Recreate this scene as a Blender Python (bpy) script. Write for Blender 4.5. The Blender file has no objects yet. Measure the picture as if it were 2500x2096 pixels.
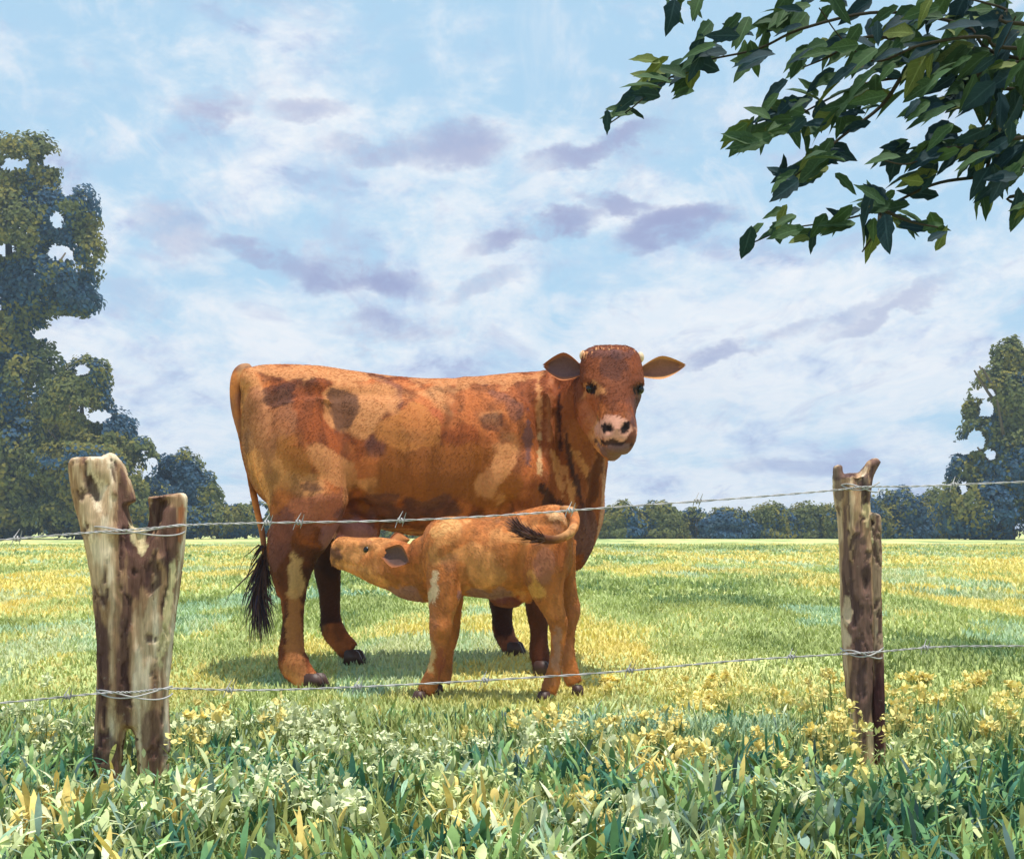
import bpy, bmesh, math, random
import numpy as np
from mathutils import Vector, Matrix

# ------------------------------------------------------------------ camera, sky, sun, exposure
SC = bpy.context.scene
COL = SC.collection
F, CX, HY, CH = 3900.0, 1250.0, 1290.0, 0.69        # focal length and horizon in photo pixels, eye height in metres

cam_d = bpy.data.cameras.new('camera')
cam = bpy.data.objects.new('camera', cam_d)
COL.objects.link(cam)
cam.location = (0, 0, CH)
cam.rotation_euler = (math.radians(90), 0, 0)
cam_d.sensor_width = 36
cam_d.lens = 36 * F / 2500
cam_d.shift_y = (HY - 1048) / 2500
cam_d.clip_start, cam_d.clip_end = 0.05, 3000
SC.camera = cam

SUN_DIR = Vector((0.13, -0.10, 0.985)).normalized()  # towards the sun
sd = bpy.data.lights.new('sun', 'SUN')
sd.energy = 5.0
sd.angle = math.radians(0.6)
sd.color = (1.0, 0.95, 0.86)
sun = bpy.data.objects.new('sun', sd)
COL.objects.link(sun)
sun.rotation_euler = (-SUN_DIR).to_track_quat('-Z', 'Y').to_euler()

SC.view_settings.view_transform = 'Standard'
SC.view_settings.look = 'None'
SC.view_settings.exposure = 0.0
SC.view_settings.gamma = 1.0
SC.view_settings.use_curve_mapping = False
SC.cycles.max_bounces = 6
SC.cycles.transparent_max_bounces = 8


def srgb(r, g, b):
    def f(c):
        c /= 255.0
        return c / 12.92 if c <= 0.04045 else ((c + 0.055) / 1.055) ** 2.4
    return (f(r), f(g), f(b))


class NT:
    """small helper to write node trees"""
    def __init__(s, tree):
        s.t = tree

    def n(s, kind, **kw):
        nd = s.t.nodes.new(kind)
        for k, v in kw.items():
            if k == 'ins':
                for i, val in v.items():
                    if hasattr(val, 'bl_idname') or isinstance(val, bpy.types.NodeSocket):
                        s.t.links.new(val, nd.inputs[i])
                    else:
                        nd.inputs[i].default_value = val
            else:
                setattr(nd, k, v)
        return nd

    def math(s, op, a, b=0.0, c=0.0, clamp=False):
        return s.n('ShaderNodeMath', operation=op, use_clamp=clamp, ins={0: a, 1: b, 2: c}).outputs[0]

    def vmath(s, op, a, b=(0, 0, 0)):
        return s.n('ShaderNodeVectorMath', operation=op, ins={0: a, 1: b})

    def mix(s, fac, a, b, blend='MIX'):
        nd = s.n('ShaderNodeMix', data_type='RGBA', blend_type=blend)
        for i, v in ((0, fac), (6, a), (7, b)):
            if isinstance(v, bpy.types.NodeSocket):
                s.t.links.new(v, nd.inputs[i])
            else:
                nd.inputs[i].default_value = (tuple(v) + (1,))[:4] if i > 0 else v
        return nd.outputs[2]

    def noise(s, vec, scale, detail=4.0, rough=0.55, dist=0.0):
        nd = s.n('ShaderNodeTexNoise')
        if vec is not None:
            s.t.links.new(vec, nd.inputs['Vector'])
        nd.inputs['Scale'].default_value = scale
        nd.inputs['Detail'].default_value = detail
        nd.inputs['Roughness'].default_value = rough
        nd.inputs['Distortion'].default_value = dist
        return nd

    def ramp(s, fac, stops, interp='LINEAR'):
        nd = s.n('ShaderNodeValToRGB')
        cr = nd.color_ramp
        cr.interpolation = interp
        while len(cr.elements) < len(stops):
            cr.elements.new(0.5)
        for e, (p, c) in zip(cr.elements, stops):
            e.position = p
            e.color = (tuple(c) + (1,))[:4]
        s.t.links.new(fac, nd.inputs[0])
        return nd.outputs[0]

    def smooth(s, v, a, b):
        nd = s.n('ShaderNodeMapRange', interpolation_type='SMOOTHSTEP')
        s.t.links.new(v, nd.inputs[0])
        nd.inputs[1].default_value = a
        nd.inputs[2].default_value = b
        return nd.outputs[0]


def build_world():
    w = bpy.data.worlds.new('World')
    SC.world = w
    w.use_nodes = True
    t = w.node_tree
    t.nodes.clear()
    N = NT(t)
    sky = N.n('ShaderNodeTexSky', sky_type='NISHITA', sun_disc=False,
              sun_elevation=math.asin(SUN_DIR.z), sun_rotation=math.atan2(SUN_DIR.x, SUN_DIR.y))
    sky.air_density, sky.dust_density, sky.ozone_density = 1.0, 0.6, 1.2
    d = N.n('ShaderNodeTexCoord').outputs['Generated']
    sp = N.n('ShaderNodeSeparateXYZ', ins={0: d})
    x, y, z = sp.outputs
    zz = N.math('ADD', N.math('MAXIMUM', z, 0.0), 0.07)
    u, v = N.math('DIVIDE', x, zz), N.math('DIVIDE', y, zz)
    S = 10.0                                               # background strength 0.1, so colours are given times ten
    c = lambda r, g, b: tuple(q * S for q in srgb(r, g, b))
    blue = N.mix(0.88, sky.outputs[0], c(186, 224, 250))
    # thin streaked layer, seen in perspective
    pl = N.n('ShaderNodeCombineXYZ', ins={0: N.math('MULTIPLY', u, 1.25), 1: N.math('MULTIPLY', v, 0.42), 2: 3.1}).outputs[0]
    n1 = N.noise(pl, 1.0, 9, 0.62, 0.7).outputs[0]
    # softer puffs
    dd = N.vmath('MULTIPLY', d, (1.0, 1.0, 1.7)).outputs[0]
    n2 = N.noise(dd, 6.0, 9, 0.62, 0.4).outputs[0]
    n3 = N.noise(dd, 17.0, 7, 0.66, 0.3).outputs[0]
    low = N.math('SUBTRACT', 1.0, N.smooth(z, 0.03, 0.36))     # more cloud towards the horizon
    cov = N.math('ADD', N.math('ADD', N.math('MULTIPLY', n1, 0.62), N.math('MULTIPLY', n2, 0.5)), N.math('MULTIPLY', n3, 0.22))
    cov = N.math('ADD', cov, N.math('MULTIPLY', low, 0.28))
    cov = N.math('ADD', cov, N.math('MULTIPLY', N.math('SUBTRACT', n3, 0.5), 0.35))
    mask = N.smooth(cov, 0.69, 0.94)
    def puff(vec):
        return N.math('ADD', N.math('MULTIPLY', N.noise(vec, 7.5, 8, 0.6, 0.5).outputs[0], 0.7), N.math('MULTIPLY', N.noise(vec, 24.0, 6, 0.65, 0.4).outputs[0], 0.3))
    up = N.vmath('ADD', dd, (0.012, 0.0, 0.034)).outputs[0]     # a step up and towards the sun: lit tops, shaded bases
    p0, p1 = puff(dd), puff(up)
    tone = N.math('ADD', N.math('MULTIPLY', N.math('SUBTRACT', p0, p1), 2.6), N.math('ADD', N.math('MULTIPLY', N.noise(dd, 10.0, 8, 0.6, 0.6).outputs[0], 0.55), N.math('ADD', 0.28, N.math('MULTIPLY', low, 0.09))))
    cloud = N.ramp(tone, [(0.26, c(184, 192, 224)), (0.38, c(210, 220, 242)), (0.50, c(230, 238, 250)), (0.66, c(248, 251, 255))])
    brush = N.noise(pl, 5.0, 6, 0.7, 1.2).outputs[0]
    mask = N.math('MULTIPLY', mask, N.ramp(brush, [(0.3, (.72,) * 3), (0.62, (1.0,) * 3)]))
    col = N.mix(mask, blue, cloud)
    stk = N.noise(N.vmath('MULTIPLY', pl, (1.0, .8, 1.0)).outputs[0], 2.6, 7, 0.62, 1.0).outputs[0]
    col = N.mix(N.math('MULTIPLY', N.smooth(stk, 0.53, 0.70), 0.5), col, c(192, 200, 228))
    col = N.mix(N.math('MULTIPLY', N.smooth(stk, 0.47, 0.34), 0.5), col, c(244, 247, 253))
    warm = N.noise(dd, 5.0, 4, 0.5).outputs[0]
    col = N.mix(N.math('MULTIPLY', N.smooth(warm, 0.55, 0.75), 0.22), col, c(214, 207, 218))
    # lavender undersides of single clouds: azimuth, elevation, half sizes, slope
    wn = N.noise(dd, 22.0, 6, 0.6).outputs['Color']
    wv = N.vmath('SUBTRACT', wn, (0.5, 0.5, 0.5)).outputs[0]
    dw = N.vmath('ADD', d, N.vmath('SCALE', wv).outputs[0]).outputs[0]
    sc_node = [q for q in t.nodes if q.bl_idname == 'ShaderNodeVectorMath' and q.operation == 'SCALE'][0]
    sc_node.inputs['Scale'].default_value = 0.045
    s2 = N.n('ShaderNodeSeparateXYZ', ins={0: dw})
    yy = N.math('MAXIMUM', s2.outputs[1], 0.05)
    gu, gv = N.math('DIVIDE', s2.outputs[0], yy), N.math('DIVIDE', s2.outputs[2], yy)
    patches = [(520, 265, 85, 30, 0.0, .8), (745, 270, 75, 25, 0.1, .6), (920, 365, 90, 34, 0, .7), (1120, 350, 110, 48, 0.1, .8),
               (1450, 365, 140, 26, 0.32, .9), (1310, 560, 130, 26, 0.28, 1.0), (1500, 500, 100, 22, -.2, .9),
               (1640, 560, 120, 34, 0.25, 1.0), (860, 670, 150, 38, -.12, 1.0), (680, 630, 150, 26, -.25, .8),
               (980, 805, 130, 28, 0.05, .8), (1760, 860, 170, 24, 0.3, .8), (1980, 790, 180, 22, 0.35, .5),
               (2150, 760, 140, 20, 0.4, .6), (1950, 1135, 150, 20, 0.05, .5), (430, 560, 90, 45, -.5, .45), (1180, 700, 90, 22, .2, .5)]
    lav = None
    for (px, py, w_, h_, sl, amt) in patches:
        a0, b0 = (px - CX) / F, (HY - py) / F
        da, db = N.math('SUBTRACT', gu, a0), N.math('SUBTRACT', gv, b0)
        db = N.math('SUBTRACT', db, N.math('MULTIPLY', da, sl))
        q = N.math('ADD', N.math('POWER', N.math('ABSOLUTE', N.math('MULTIPLY', da, F / (w_ * 1.25))), 2.0),
                   N.math('POWER', N.math('ABSOLUTE', N.math('MULTIPLY', db, F / (h_ * 1.3))), 2.0))
        m = N.math('MULTIPLY', N.math('SUBTRACT', 1.0, N.smooth(q, 0.0, 1.6)), amt)
        lav = m if lav is None else N.math('MAXIMUM', lav, m)
    lav = N.math('MULTIPLY', lav, N.smooth(y, 0.2, 0.4))
    lav = N.math('MULTIPLY', lav, N.math('MULTIPLY', N.smooth(n3, 0.30, 0.56), 0.9))
    col = N.mix(lav, col, c(158, 165, 206))
    bg = N.n('ShaderNodeBackground', ins={0: col, 1: 0.1})
    out = N.n('ShaderNodeOutputWorld')
    t.links.new(bg.outputs[0], out.inputs[0])


build_world()

# ------------------------------------------------------------------ helpers
rng = np.random.default_rng(11)
random.seed(5)


def at(px, py, Y):
    """point at depth Y that is seen at a photo pixel"""
    return Vector(((px - CX) / F * Y, Y, CH - (py - HY) / F * Y))


def gz(y):
    s = np.clip((np.asarray(y, float) - 6.75) / 0.9, 0, 1)   # the pasture climbs a low bank under the cow
    return 0.085 * s * s * (3 - 2 * s)


def gpos(px, Y, dz=0.0):
    return Vector(((px - CX) / F * Y, Y, float(gz(Y)) + dz))


def hash3(i, j, k):
    h = (i * 374761393 + j * 668265263 + k * 2147483647) & 0xFFFFFFFF
    h = ((h ^ (h >> 13)) * 1274126177) & 0xFFFFFFFF
    return ((h ^ (h >> 16)) & 0xFFFF) / 65535.0


def vnoise(P, scale, seed=0):
    """value noise, P (n,3) -> 0..1"""
    q = np.asarray(P, float) * scale + seed * 17.31
    i = np.floor(q).astype(np.int64)
    f = q - i
    f = f * f * (3 - 2 * f)
    r = 0
    for a in (0, 1):
        for b in (0, 1):
            for c in (0, 1):
                w = (f[:, 0] if a else 1 - f[:, 0]) * (f[:, 1] if b else 1 - f[:, 1]) * (f[:, 2] if c else 1 - f[:, 2])
                r = r + w * hash3(i[:, 0] + a, i[:, 1] + b, i[:, 2] + c)
    return r


def fbm(P, scale, oct=4, seed=0):
    r, a, s = 0, 0.5, 0
    for o in range(oct):
        r = r + a * vnoise(P, scale * 2 ** o, seed + o)
        s += a
        a *= 0.5
    return r / s


def link(name, mesh, mat=None, parent=None):
    o = bpy.data.objects.new(name, mesh)
    COL.objects.link(o)
    if mat is not None:
        mesh.materials.clear()
        for m in (mat if isinstance(mat, (list, tuple)) else [mat]):
            mesh.materials.append(m)
    if parent is not None:
        o.parent = parent
        o.matrix_parent_inverse = Matrix.Translation(-parent.location) if parent.parent is None else Matrix.Identity(4)
    return o


def thing(name, label, cat, loc, group=None):
    o = bpy.data.objects.new(name, None)
    o.empty_display_size = 0.1
    COL.objects.link(o)
    o.location = loc
    tag(o, label, cat, group)
    return o


def tag(o, label=None, cat=None, group=None, kind=None):
    if label:
        o['label'] = label
    if cat:
        o['category'] = cat
    if group:
        o['group'] = group
    if kind:
        o['kind'] = kind
    return o


def mesh_np(name, V, faces, colors=None, smooth=False):
    """mesh from arrays; faces is an (n,k) int array"""
    V = np.asarray(V, np.float32)
    faces = np.asarray(faces, np.int32)
    n, k = faces.shape
    me = bpy.data.meshes.new(name)
    me.vertices.add(len(V))
    me.vertices.foreach_set('co', V.ravel())
    me.loops.add(n * k)
    me.loops.foreach_set('vertex_index', faces.ravel())
    me.polygons.add(n)
    me.polygons.foreach_set('loop_start', np.arange(0, n * k, k, dtype=np.int32))
    me.update(calc_edges=True)
    if smooth:
        me.polygons.foreach_set('use_smooth', np.ones(n, bool))
    if colors is not None:
        set_col(me, colors)
    return me


def set_col(me, C):
    a = me.color_attributes.get('tint') or me.color_attributes.new('tint', 'FLOAT_COLOR', 'POINT')
    C = np.asarray(C, np.float32)
    if C.shape[1] == 3:
        C = np.concatenate([C, np.ones((len(C), 1), np.float32)], 1)
    a.data.foreach_set('color', C.ravel())


def cr(P, n):
    """catmull-rom resample of rows"""
    P = np.asarray(P, float)
    m = len(P)
    if m < 3:
        t = np.linspace(0, 1, n)[:, None]
        return P[0] * (1 - t) + P[-1] * t
    Q = np.vstack([2 * P[0] - P[1], P, 2 * P[-1] - P[-2]])
    u = np.linspace(0, m - 1, n)
    i = np.clip(np.floor(u).astype(int), 0, m - 2)
    t = (u - i)[:, None]
    a, b, c, d = Q[i], Q[i + 1], Q[i + 2], Q[i + 3]
    return 0.5 * (2 * b + (c - a) * t + (2 * a - 5 * b + 4 * c - d) * t * t + (3 * b - a - 3 * c + d) * t ** 3)


def loft_arrays(S, n=24, ring=20, egg=0.0, sup=2.0, flat=False):
    """S rows: x,y,z, w (half size across the path in the picture-parallel plane), d (half size in depth)"""
    R = cr(S, n)
    C, w, d = R[:, :3], np.maximum(R[:, 3], 1e-3), np.maximum(R[:, 4], 1e-3)
    T = np.gradient(C, axis=0)
    T /= np.linalg.norm(T, axis=1)[:, None] + 1e-9
    if flat:                                               # upright sections, whatever the path does
        h = (C[-1] - C[0]) * np.array([1, 1, 0])
        T = np.tile(h / np.linalg.norm(h), (n, 1))
    dep = np.array([0, 1.0, 0])
    A = dep - T * (T @ dep)[:, None]
    ln = np.linalg.norm(A, axis=1)[:, None]
    A = A / np.maximum(ln, 1e-6)
    B = np.cross(A, T)
    th = np.linspace(0, 2 * math.pi, ring, endpoint=False)
    cs, sn = np.cos(th), np.sin(th)
    cs = np.sign(cs) * np.abs(cs) ** (2 / sup)
    sn = np.sign(sn) * np.abs(sn) ** (2 / sup)
    V = []
    for k in range(n):
        sgn = 1.0 if B[k, 2] >= 0 else -1.0
        dd = d[k] * (1 - egg * sgn * sn)
        V.append(C[k] + np.outer(cs * dd, A[k]) + np.outer(sn * w[k], B[k]))
    V = np.vstack(V)
    Fc = []
    for k in range(n - 1):
        for j in range(ring):
            j2 = (j + 1) % ring
            Fc.append((k * ring + j, k * ring + j2, (k + 1) * ring + j2, (k + 1) * ring + j))
    return V, Fc, C[0], C[-1], ring, n


class Body:
    """collects closed shapes that are then melted into one continuous skin"""
    def __init__(s):
        s.bm = bmesh.new()

    def loft(s, S, n=24, ring=20, egg=0.0, sup=2.0, flat=False):
        V, Fc, c0, c1, ring, n = loft_arrays(S, n, ring, egg, sup, flat)
        vs = [s.bm.verts.new(v) for v in V]
        for f in Fc:
            s.bm.faces.new([vs[i] for i in f])
        s.bm.faces.new(vs[:ring][::-1])
        s.bm.faces.new(vs[(n - 1) * ring:])

    def pix(s, rows, n=24, ring=20, egg=0.0, sup=2.0, flat=False):
        """rows: px, py, Y, half width in px, half depth in m"""
        S = []
        for (px, py, Y, w, d) in rows:
            p = at(px, py, Y)
            S.append((p.x, p.y, p.z, w / F * Y, d))
        s.loft(S, n, ring, egg, sup, flat)

    def blob(s, px, py, Y, wx, wz, d, rot=0.0):
        r = bmesh.ops.create_uvsphere(s.bm, u_segments=18, v_segments=12, radius=1.0)
        k = Y / F
        M = Matrix.Translation(at(px, py, Y)) @ Matrix.Rotation(rot, 4, 'Y') @ Matrix.Diagonal((wx * k, d, wz * k, 1))
        bmesh.ops.transform(s.bm, matrix=M, verts=r['verts'])

    def melt(s, voxel, smooth=6, fac=0.5):
        bmesh.ops.recalc_face_normals(s.bm, faces=s.bm.faces)
        me = bpy.data.meshes.new('skin_source')
        s.bm.to_mesh(me)
        s.bm.free()
        o = bpy.data.objects.new('skin_source', me)
        COL.objects.link(o)
        m = o.modifiers.new('remesh', 'REMESH')
        m.mode = 'VOXEL'
        m.voxel_size = voxel
        m2 = o.modifiers.new('smooth', 'SMOOTH')
        m2.factor, m2.iterations = fac, smooth
        dg = bpy.context.evaluated_depsgraph_get()
        out = bpy.data.meshes.new_from_object(o.evaluated_get(dg))
        bpy.data.objects.remove(o)
        out.polygons.foreach_set('use_smooth', np.ones(len(out.polygons), bool))
        return out


def get_v(me):
    a = np.empty(len(me.vertices) * 3, np.float32)
    me.vertices.foreach_get('co', a)
    return a.reshape(-1, 3).astype(float)


def get_n(me):
    a = np.empty(len(me.vertices) * 3, np.float32)
    me.vertices.foreach_get('normal', a)
    return a.reshape(-1, 3).astype(float)


def set_v(me, V):
    me.vertices.foreach_set('co', V.astype(np.float32).ravel())
    me.update()


def vpix(V):
    """where points are seen, in photo pixels"""
    return CX + V[:, 0] / V[:, 1] * F, HY - (V[:, 2] - CH) / V[:, 1] * F


def bump_field(me, dents, near_only=True):
    """push the skin in or out: dents = (px, py, rx, ry, rot, amount in m)"""
    V, Nn = get_v(me), get_n(me)
    px, py = vpix(V)
    D = np.zeros(len(V))
    face = np.clip(-Nn[:, 1] * 1.6 + 0.1, 0, 1) if near_only else np.ones(len(V))
    for (cx, cy, rx, ry, rot, amt) in dents:
        dx, dy = px - cx, py - cy
        c_, s_ = math.cos(rot), math.sin(rot)
        a, b = (dx * c_ + dy * s_) / rx, (-dx * s_ + dy * c_) / ry
        D += amt * np.exp(-(a * a + b * b)) * face
    set_v(me, V + Nn * D[:, None])
    bm = bmesh.new()
    bm.from_mesh(me)
    for _ in range(3):
        bmesh.ops.smooth_vert(bm, verts=bm.verts, factor=.5, use_axis_x=True, use_axis_y=True, use_axis_z=True)
    bm.to_mesh(me)
    bm.free()
    me.update()


# ------------------------------------------------------------------ materials
def mat_new(name):
    m = bpy.data.materials.new(name)
    m.use_nodes = True
    t = m.node_tree
    b = t.nodes['Principled BSDF']
    return m, NT(t), b


def leaf_material(name, rough=0.6, trans=0.25, var=0.25):
    """colour comes from the 'tint' attribute, set per blade or leaf; crowns carry painted blue shade in it"""
    m, N, b = mat_new(name)
    t = N.t
    a = N.n('ShaderNodeAttribute', attribute_name='tint').outputs['Color']
    n = N.noise(N.n('ShaderNodeTexCoord').outputs['Object'], 30.0, 3).outputs[0]
    col = N.mix(1.0, a, N.ramp(n, [(0.3, (1 - var,) * 3), (0.7, (1 + var,) * 3)]), 'MULTIPLY')
    t.links.new(col, b.inputs['Base Color'])
    b.inputs['Roughness'].default_value = rough
    b.inputs['Specular IOR Level'].default_value = 0.25
    tr = N.n('ShaderNodeBsdfTranslucent', ins={0: col})
    mx = N.n('ShaderNodeMixShader', ins={0: trans, 1: b.outputs[0], 2: tr.outputs[0]})
    t.links.new(mx.outputs[0], t.nodes['Material Output'].inputs[0])
    return m


def tint_material(name, rough=0.7, spec=0.25, bump=0.15, bscale=60.0, mottles=None):
    m, N, b = mat_new(name)
    t = N.t
    a = N.n('ShaderNodeAttribute', attribute_name='tint').outputs['Color']
    co = N.n('ShaderNodeTexCoord').outputs['Object']
    n = N.noise(co, bscale, 5, 0.6)
    col = N.mix(1.0, a, N.ramp(n.outputs[0], [(0.25, (0.82,) * 3), (0.75, (1.18,) * 3)]), 'MULTIPLY')
    t.links.new(col, b.inputs['Base Color'])
    b.inputs['Roughness'].default_value = rough
    b.inputs['Specular IOR Level'].default_value = spec
    bp = N.n('ShaderNodeBump', ins={0: bump, 2: n.outputs[0]})
    bp.inputs[1].default_value = 0.01
    t.links.new(bp.outputs[0], b.inputs['Normal'])
    return m


def plain_material(name, col, rough=0.5, spec=0.5, metal=0.0, var=0.15, vscale=25.0, bump=0.0):
    m, N, b = mat_new(name)
    t = N.t
    co = N.n('ShaderNodeTexCoord').outputs['Object']
    n = N.noise(co, vscale, 5, 0.6)
    c = N.mix(1.0, col, N.ramp(n.outputs[0], [(0.25, (1 - var,) * 3), (0.75, (1 + var,) * 3)]), 'MULTIPLY')
    t.links.new(c, b.inputs['Base Color'])
    b.inputs['Roughness'].default_value = rough
    b.inputs['Specular IOR Level'].default_value = spec
    b.inputs['Metallic'].default_value = metal
    if bump:
        bp = N.n('ShaderNodeBump', ins={0: bump, 2: n.outputs[0]})
        bp.inputs[1].default_value = 0.01
        t.links.new(bp.outputs[0], b.inputs['Normal'])
    return m


M_LEAF = leaf_material('meadow_leaf', 0.75, 0.14)
M_CROWN = leaf_material('crown_leaf', 0.8, 0.35, 0.08)
M_COAT = tint_material('coat', 0.75, 0.2, 0.25, 90.0)
M_HAIR = tint_material('coat_hair', 0.6, 0.25, 0.0)
M_HOOF = plain_material('hoof_horn', srgb(70, 45, 38), 0.5, 0.4, bump=0.2)
M_EYE = plain_material('eye', (0.006, 0.004, 0.004), 0.2, 0.4)
M_HORN = plain_material('horn', srgb(225, 195, 160), 0.5, 0.4)
def wood_material():
    m, N, b = mat_new('weathered_wood')
    a = N.n('ShaderNodeAttribute', attribute_name='tint').outputs['Color']
    co = N.n('ShaderNodeTexCoord').outputs['Object']
    st = N.vmath('MULTIPLY', co, (1.0, 1.0, 0.07)).outputs[0]
    g1 = N.noise(st, 95.0, 6, 0.65, 0.6).outputs[0]
    g2 = N.noise(st, 330.0, 3, 0.6).outputs[0]
    fl = N.noise(co, 60.0, 5, 0.7).outputs[0]
    c = N.mix(1.0, a, N.ramp(g1, [(0.28, (.45, .40, .38)), (0.42, (.9, .88, .86)), (0.60, (1.08, 1.08, 1.06)), (0.75, (1.3, 1.3, 1.25))]), 'MULTIPLY')
    c = N.mix(1.0, c, N.ramp(g2, [(0.3, (.8,) * 3), (0.7, (1.15,) * 3)]), 'MULTIPLY')
    c = N.mix(N.math('MULTIPLY', N.smooth(fl, 0.62, 0.68), 0.3), c, srgb(176, 164, 142))     # lichen
    N.t.links.new(c, b.inputs['Base Color'])
    b.inputs['Roughness'].default_value = .9
    b.inputs['Specular IOR Level'].default_value = .12
    bp = N.n('ShaderNodeBump', ins={0: 0.9, 2: N.math('ADD', g1, N.math('MULTIPLY', g2, .4))})
    bp.inputs[1].default_value = 0.008
    N.t.links.new(bp.outputs[0], b.inputs['Normal'])
    return m


M_WOOD = wood_material()
M_WIRE = plain_material('galvanised_wire', srgb(176, 172, 172), 0.6, 0.4, 0.2, 0.35, 14)
M_BARK = plain_material('bark', srgb(92, 80, 66), 0.9, 0.2, bump=0.6, vscale=18)

# grass palette, as pigments
G_YEL = np.array(srgb(220, 200, 118))
G_STRAW = np.array(srgb(214, 202, 130))
G_PALE = np.array(srgb(188, 198, 132))
G_MID = np.array(srgb(150, 161, 96))
G_OLIVE = np.array(srgb(136, 140, 74))
G_DARK = np.array(srgb(98, 124, 84))
G_TEAL = np.array(srgb(156, 192, 172))


def ground_material():
    m, N, b = mat_new('pasture_ground')
    t = N.t
    co = N.n('ShaderNodeTexCoord').outputs['Object']
    st = N.vmath('MULTIPLY', co, (1.5, 0.36, 1.0)).outputs[0]
    big = N.noise(st, 0.22, 6, 0.6, 0.5).outputs[0]
    mid = N.noise(st, 1.1, 5, 0.6, 0.3).outputs[0]
    tl = N.noise(st, 0.45, 4, 0.55, 0.3)
    f = N.math('ADD', N.math('MULTIPLY', big, 0.6), N.math('MULTIPLY', mid, 0.4))
    c = N.ramp(f, [(0.34, tuple(G_DARK * .9)), (0.43, tuple(G_MID)), (0.50, tuple(G_PALE)), (0.56, tuple(G_STRAW)), (0.66, tuple(G_YEL))])
    c = N.mix(N.math('MULTIPLY', N.smooth(tl.outputs['Color'], 0.60, 0.68), 0.55), c, tuple(G_TEAL))
    fine = N.noise(co, 45, 6, 0.7).outputs[0]
    c = N.mix(1.0, c, N.ramp(fine, [(0.3, (.75,) * 3), (0.7, (1.2,) * 3)]), 'MULTIPLY')
    t.links.new(c, b.inputs['Base Color'])
    b.inputs['Roughness'].default_value = 0.95
    b.inputs['Specular IOR Level'].default_value = 0.1
    bp = N.n('ShaderNodeBump', ins={0: 0.5, 2: fine})
    bp.inputs[1].default_value = 0.03
    t.links.new(bp.outputs[0], b.inputs['Normal'])
    return m


# ------------------------------------------------------------------ ground
def build_ground():
    ys = np.concatenate([np.linspace(-30, 2, 8), np.linspace(2.5, 10, 90), np.geomspace(10.5, 420, 50)])
    xs = np.concatenate([-np.geomspace(300, 6, 24), np.linspace(-5, 5, 21), np.geomspace(6, 300, 24)])
    X, Y = np.meshgrid(xs, ys)
    Z = gz(Y)
    V = np.stack([X, Y, Z], -1).reshape(-1, 3)
    w, h = len(xs), len(ys)
    I = np.arange(w * h).reshape(h, w)
    Fc = np.stack([I[:-1, :-1], I[:-1, 1:], I[1:, 1:], I[1:, :-1]], -1).reshape(-1, 4)
    o = link('ground', mesh_np('ground', V, Fc, smooth=True), ground_material())
    tag(o, 'open pasture ground reaching back to the tree line', None, None, 'structure')


build_ground()


def build_haze():
    bm = bmesh.new()
    bmesh.ops.create_cube(bm, size=1.0)
    bmesh.ops.transform(bm, matrix=Matrix.Translation((0, 195, 14)) @ Matrix.Diagonal((640, 470, 30, 1)), verts=bm.verts)
    me = bpy.data.meshes.new('haze')
    bm.to_mesh(me)
    bm.free()
    m = bpy.data.materials.new('summer_haze')
    m.use_nodes = True
    t = m.node_tree
    t.nodes.clear()
    N = NT(t)
    v = N.n('ShaderNodeVolumePrincipled')
    v.inputs['Color'].default_value = (.62, .80, 1.0, 1)
    v.inputs['Density'].default_value = HAZE
    o = N.n('ShaderNodeOutputMaterial')
    t.links.new(v.outputs[0], o.inputs['Volume'])
    tag(link('haze', me, m), 'thin bluish summer haze lying over the field', None, None, 'stuff')


HAZE = 0.0010
build_haze()


def strips(base, length, width, yaw, lean, bend, col, prof, seg):
    """vectorised blades: each a bent strip with the given width profile (seg+1 values)"""
    n = len(base)
    dirv = np.stack([np.cos(yaw), np.sin(yaw), np.zeros(n)], 1)
    side = np.stack([-np.sin(yaw), np.cos(yaw), np.zeros(n)], 1)
    V = np.zeros((n, (seg + 1) * 2, 3), np.float32)
    p = base.copy()
    ang = lean.copy()
    for k in range(seg + 1):
        wd = (width * prof[k] * 0.5)[:, None]
        V[:, 2 * k] = p - side * wd
        V[:, 2 * k + 1] = p + side * wd
        step = (length / seg)[:, None]
        p = p + step * (dirv * np.sin(ang)[:, None] + np.array([0, 0, 1.0]) * np.cos(ang)[:, None])
        ang = ang + bend / seg
    idx = np.arange(n)[:, None] * ((seg + 1) * 2)
    fs = []
    for k in range(seg):
        fs.append(np.stack([idx[:, 0] + 2 * k, idx[:, 0] + 2 * k + 1, idx[:, 0] + 2 * k + 3, idx[:, 0] + 2 * k + 2], 1))
    Fc = np.stack(fs, 1).reshape(-1, 4)
    C = np.repeat(col, (seg + 1) * 2, axis=0)
    return V.reshape(-1, 3), Fc, C


def scatter_strip(y0, y1, dens, margin=1.25, pad=0.5):
    """random points on the visible trapezoid of ground"""
    xm = 1250 / F * y1 * margin + pad
    n = int(dens * (y1 - y0) * 2 * xm)
    y = rng.uniform(y0, y1, n)
    x = rng.uniform(-xm, xm, n)
    k = np.abs(x) < 1250 / F * y * margin + pad
    x, y = x[k], y[k]
    return np.stack([x, y, gz(y)], 1)


def palette(P, stops, jitter=0.06, scale=(1.7, 0.42), fs=0.9, seed=3):
    q = P * np.array([scale[0], scale[1], 0])
    f = 0.6 * fbm(q, fs * 0.35, 4, seed) + 0.4 * fbm(q, fs * 1.7, 3, seed + 9)
    f = (f - 0.5) * 1.9 + 0.5 + rng.normal(0, jitter, len(P))
    pos = np.array([s[0] for s in stops])
    cols = np.array([s[1] for s in stops])
    out = np.stack([np.interp(f, pos, cols[:, k]) for k in range(3)], 1)
    return out * rng.uniform(0.82, 1.18, (len(P), 1))


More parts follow.
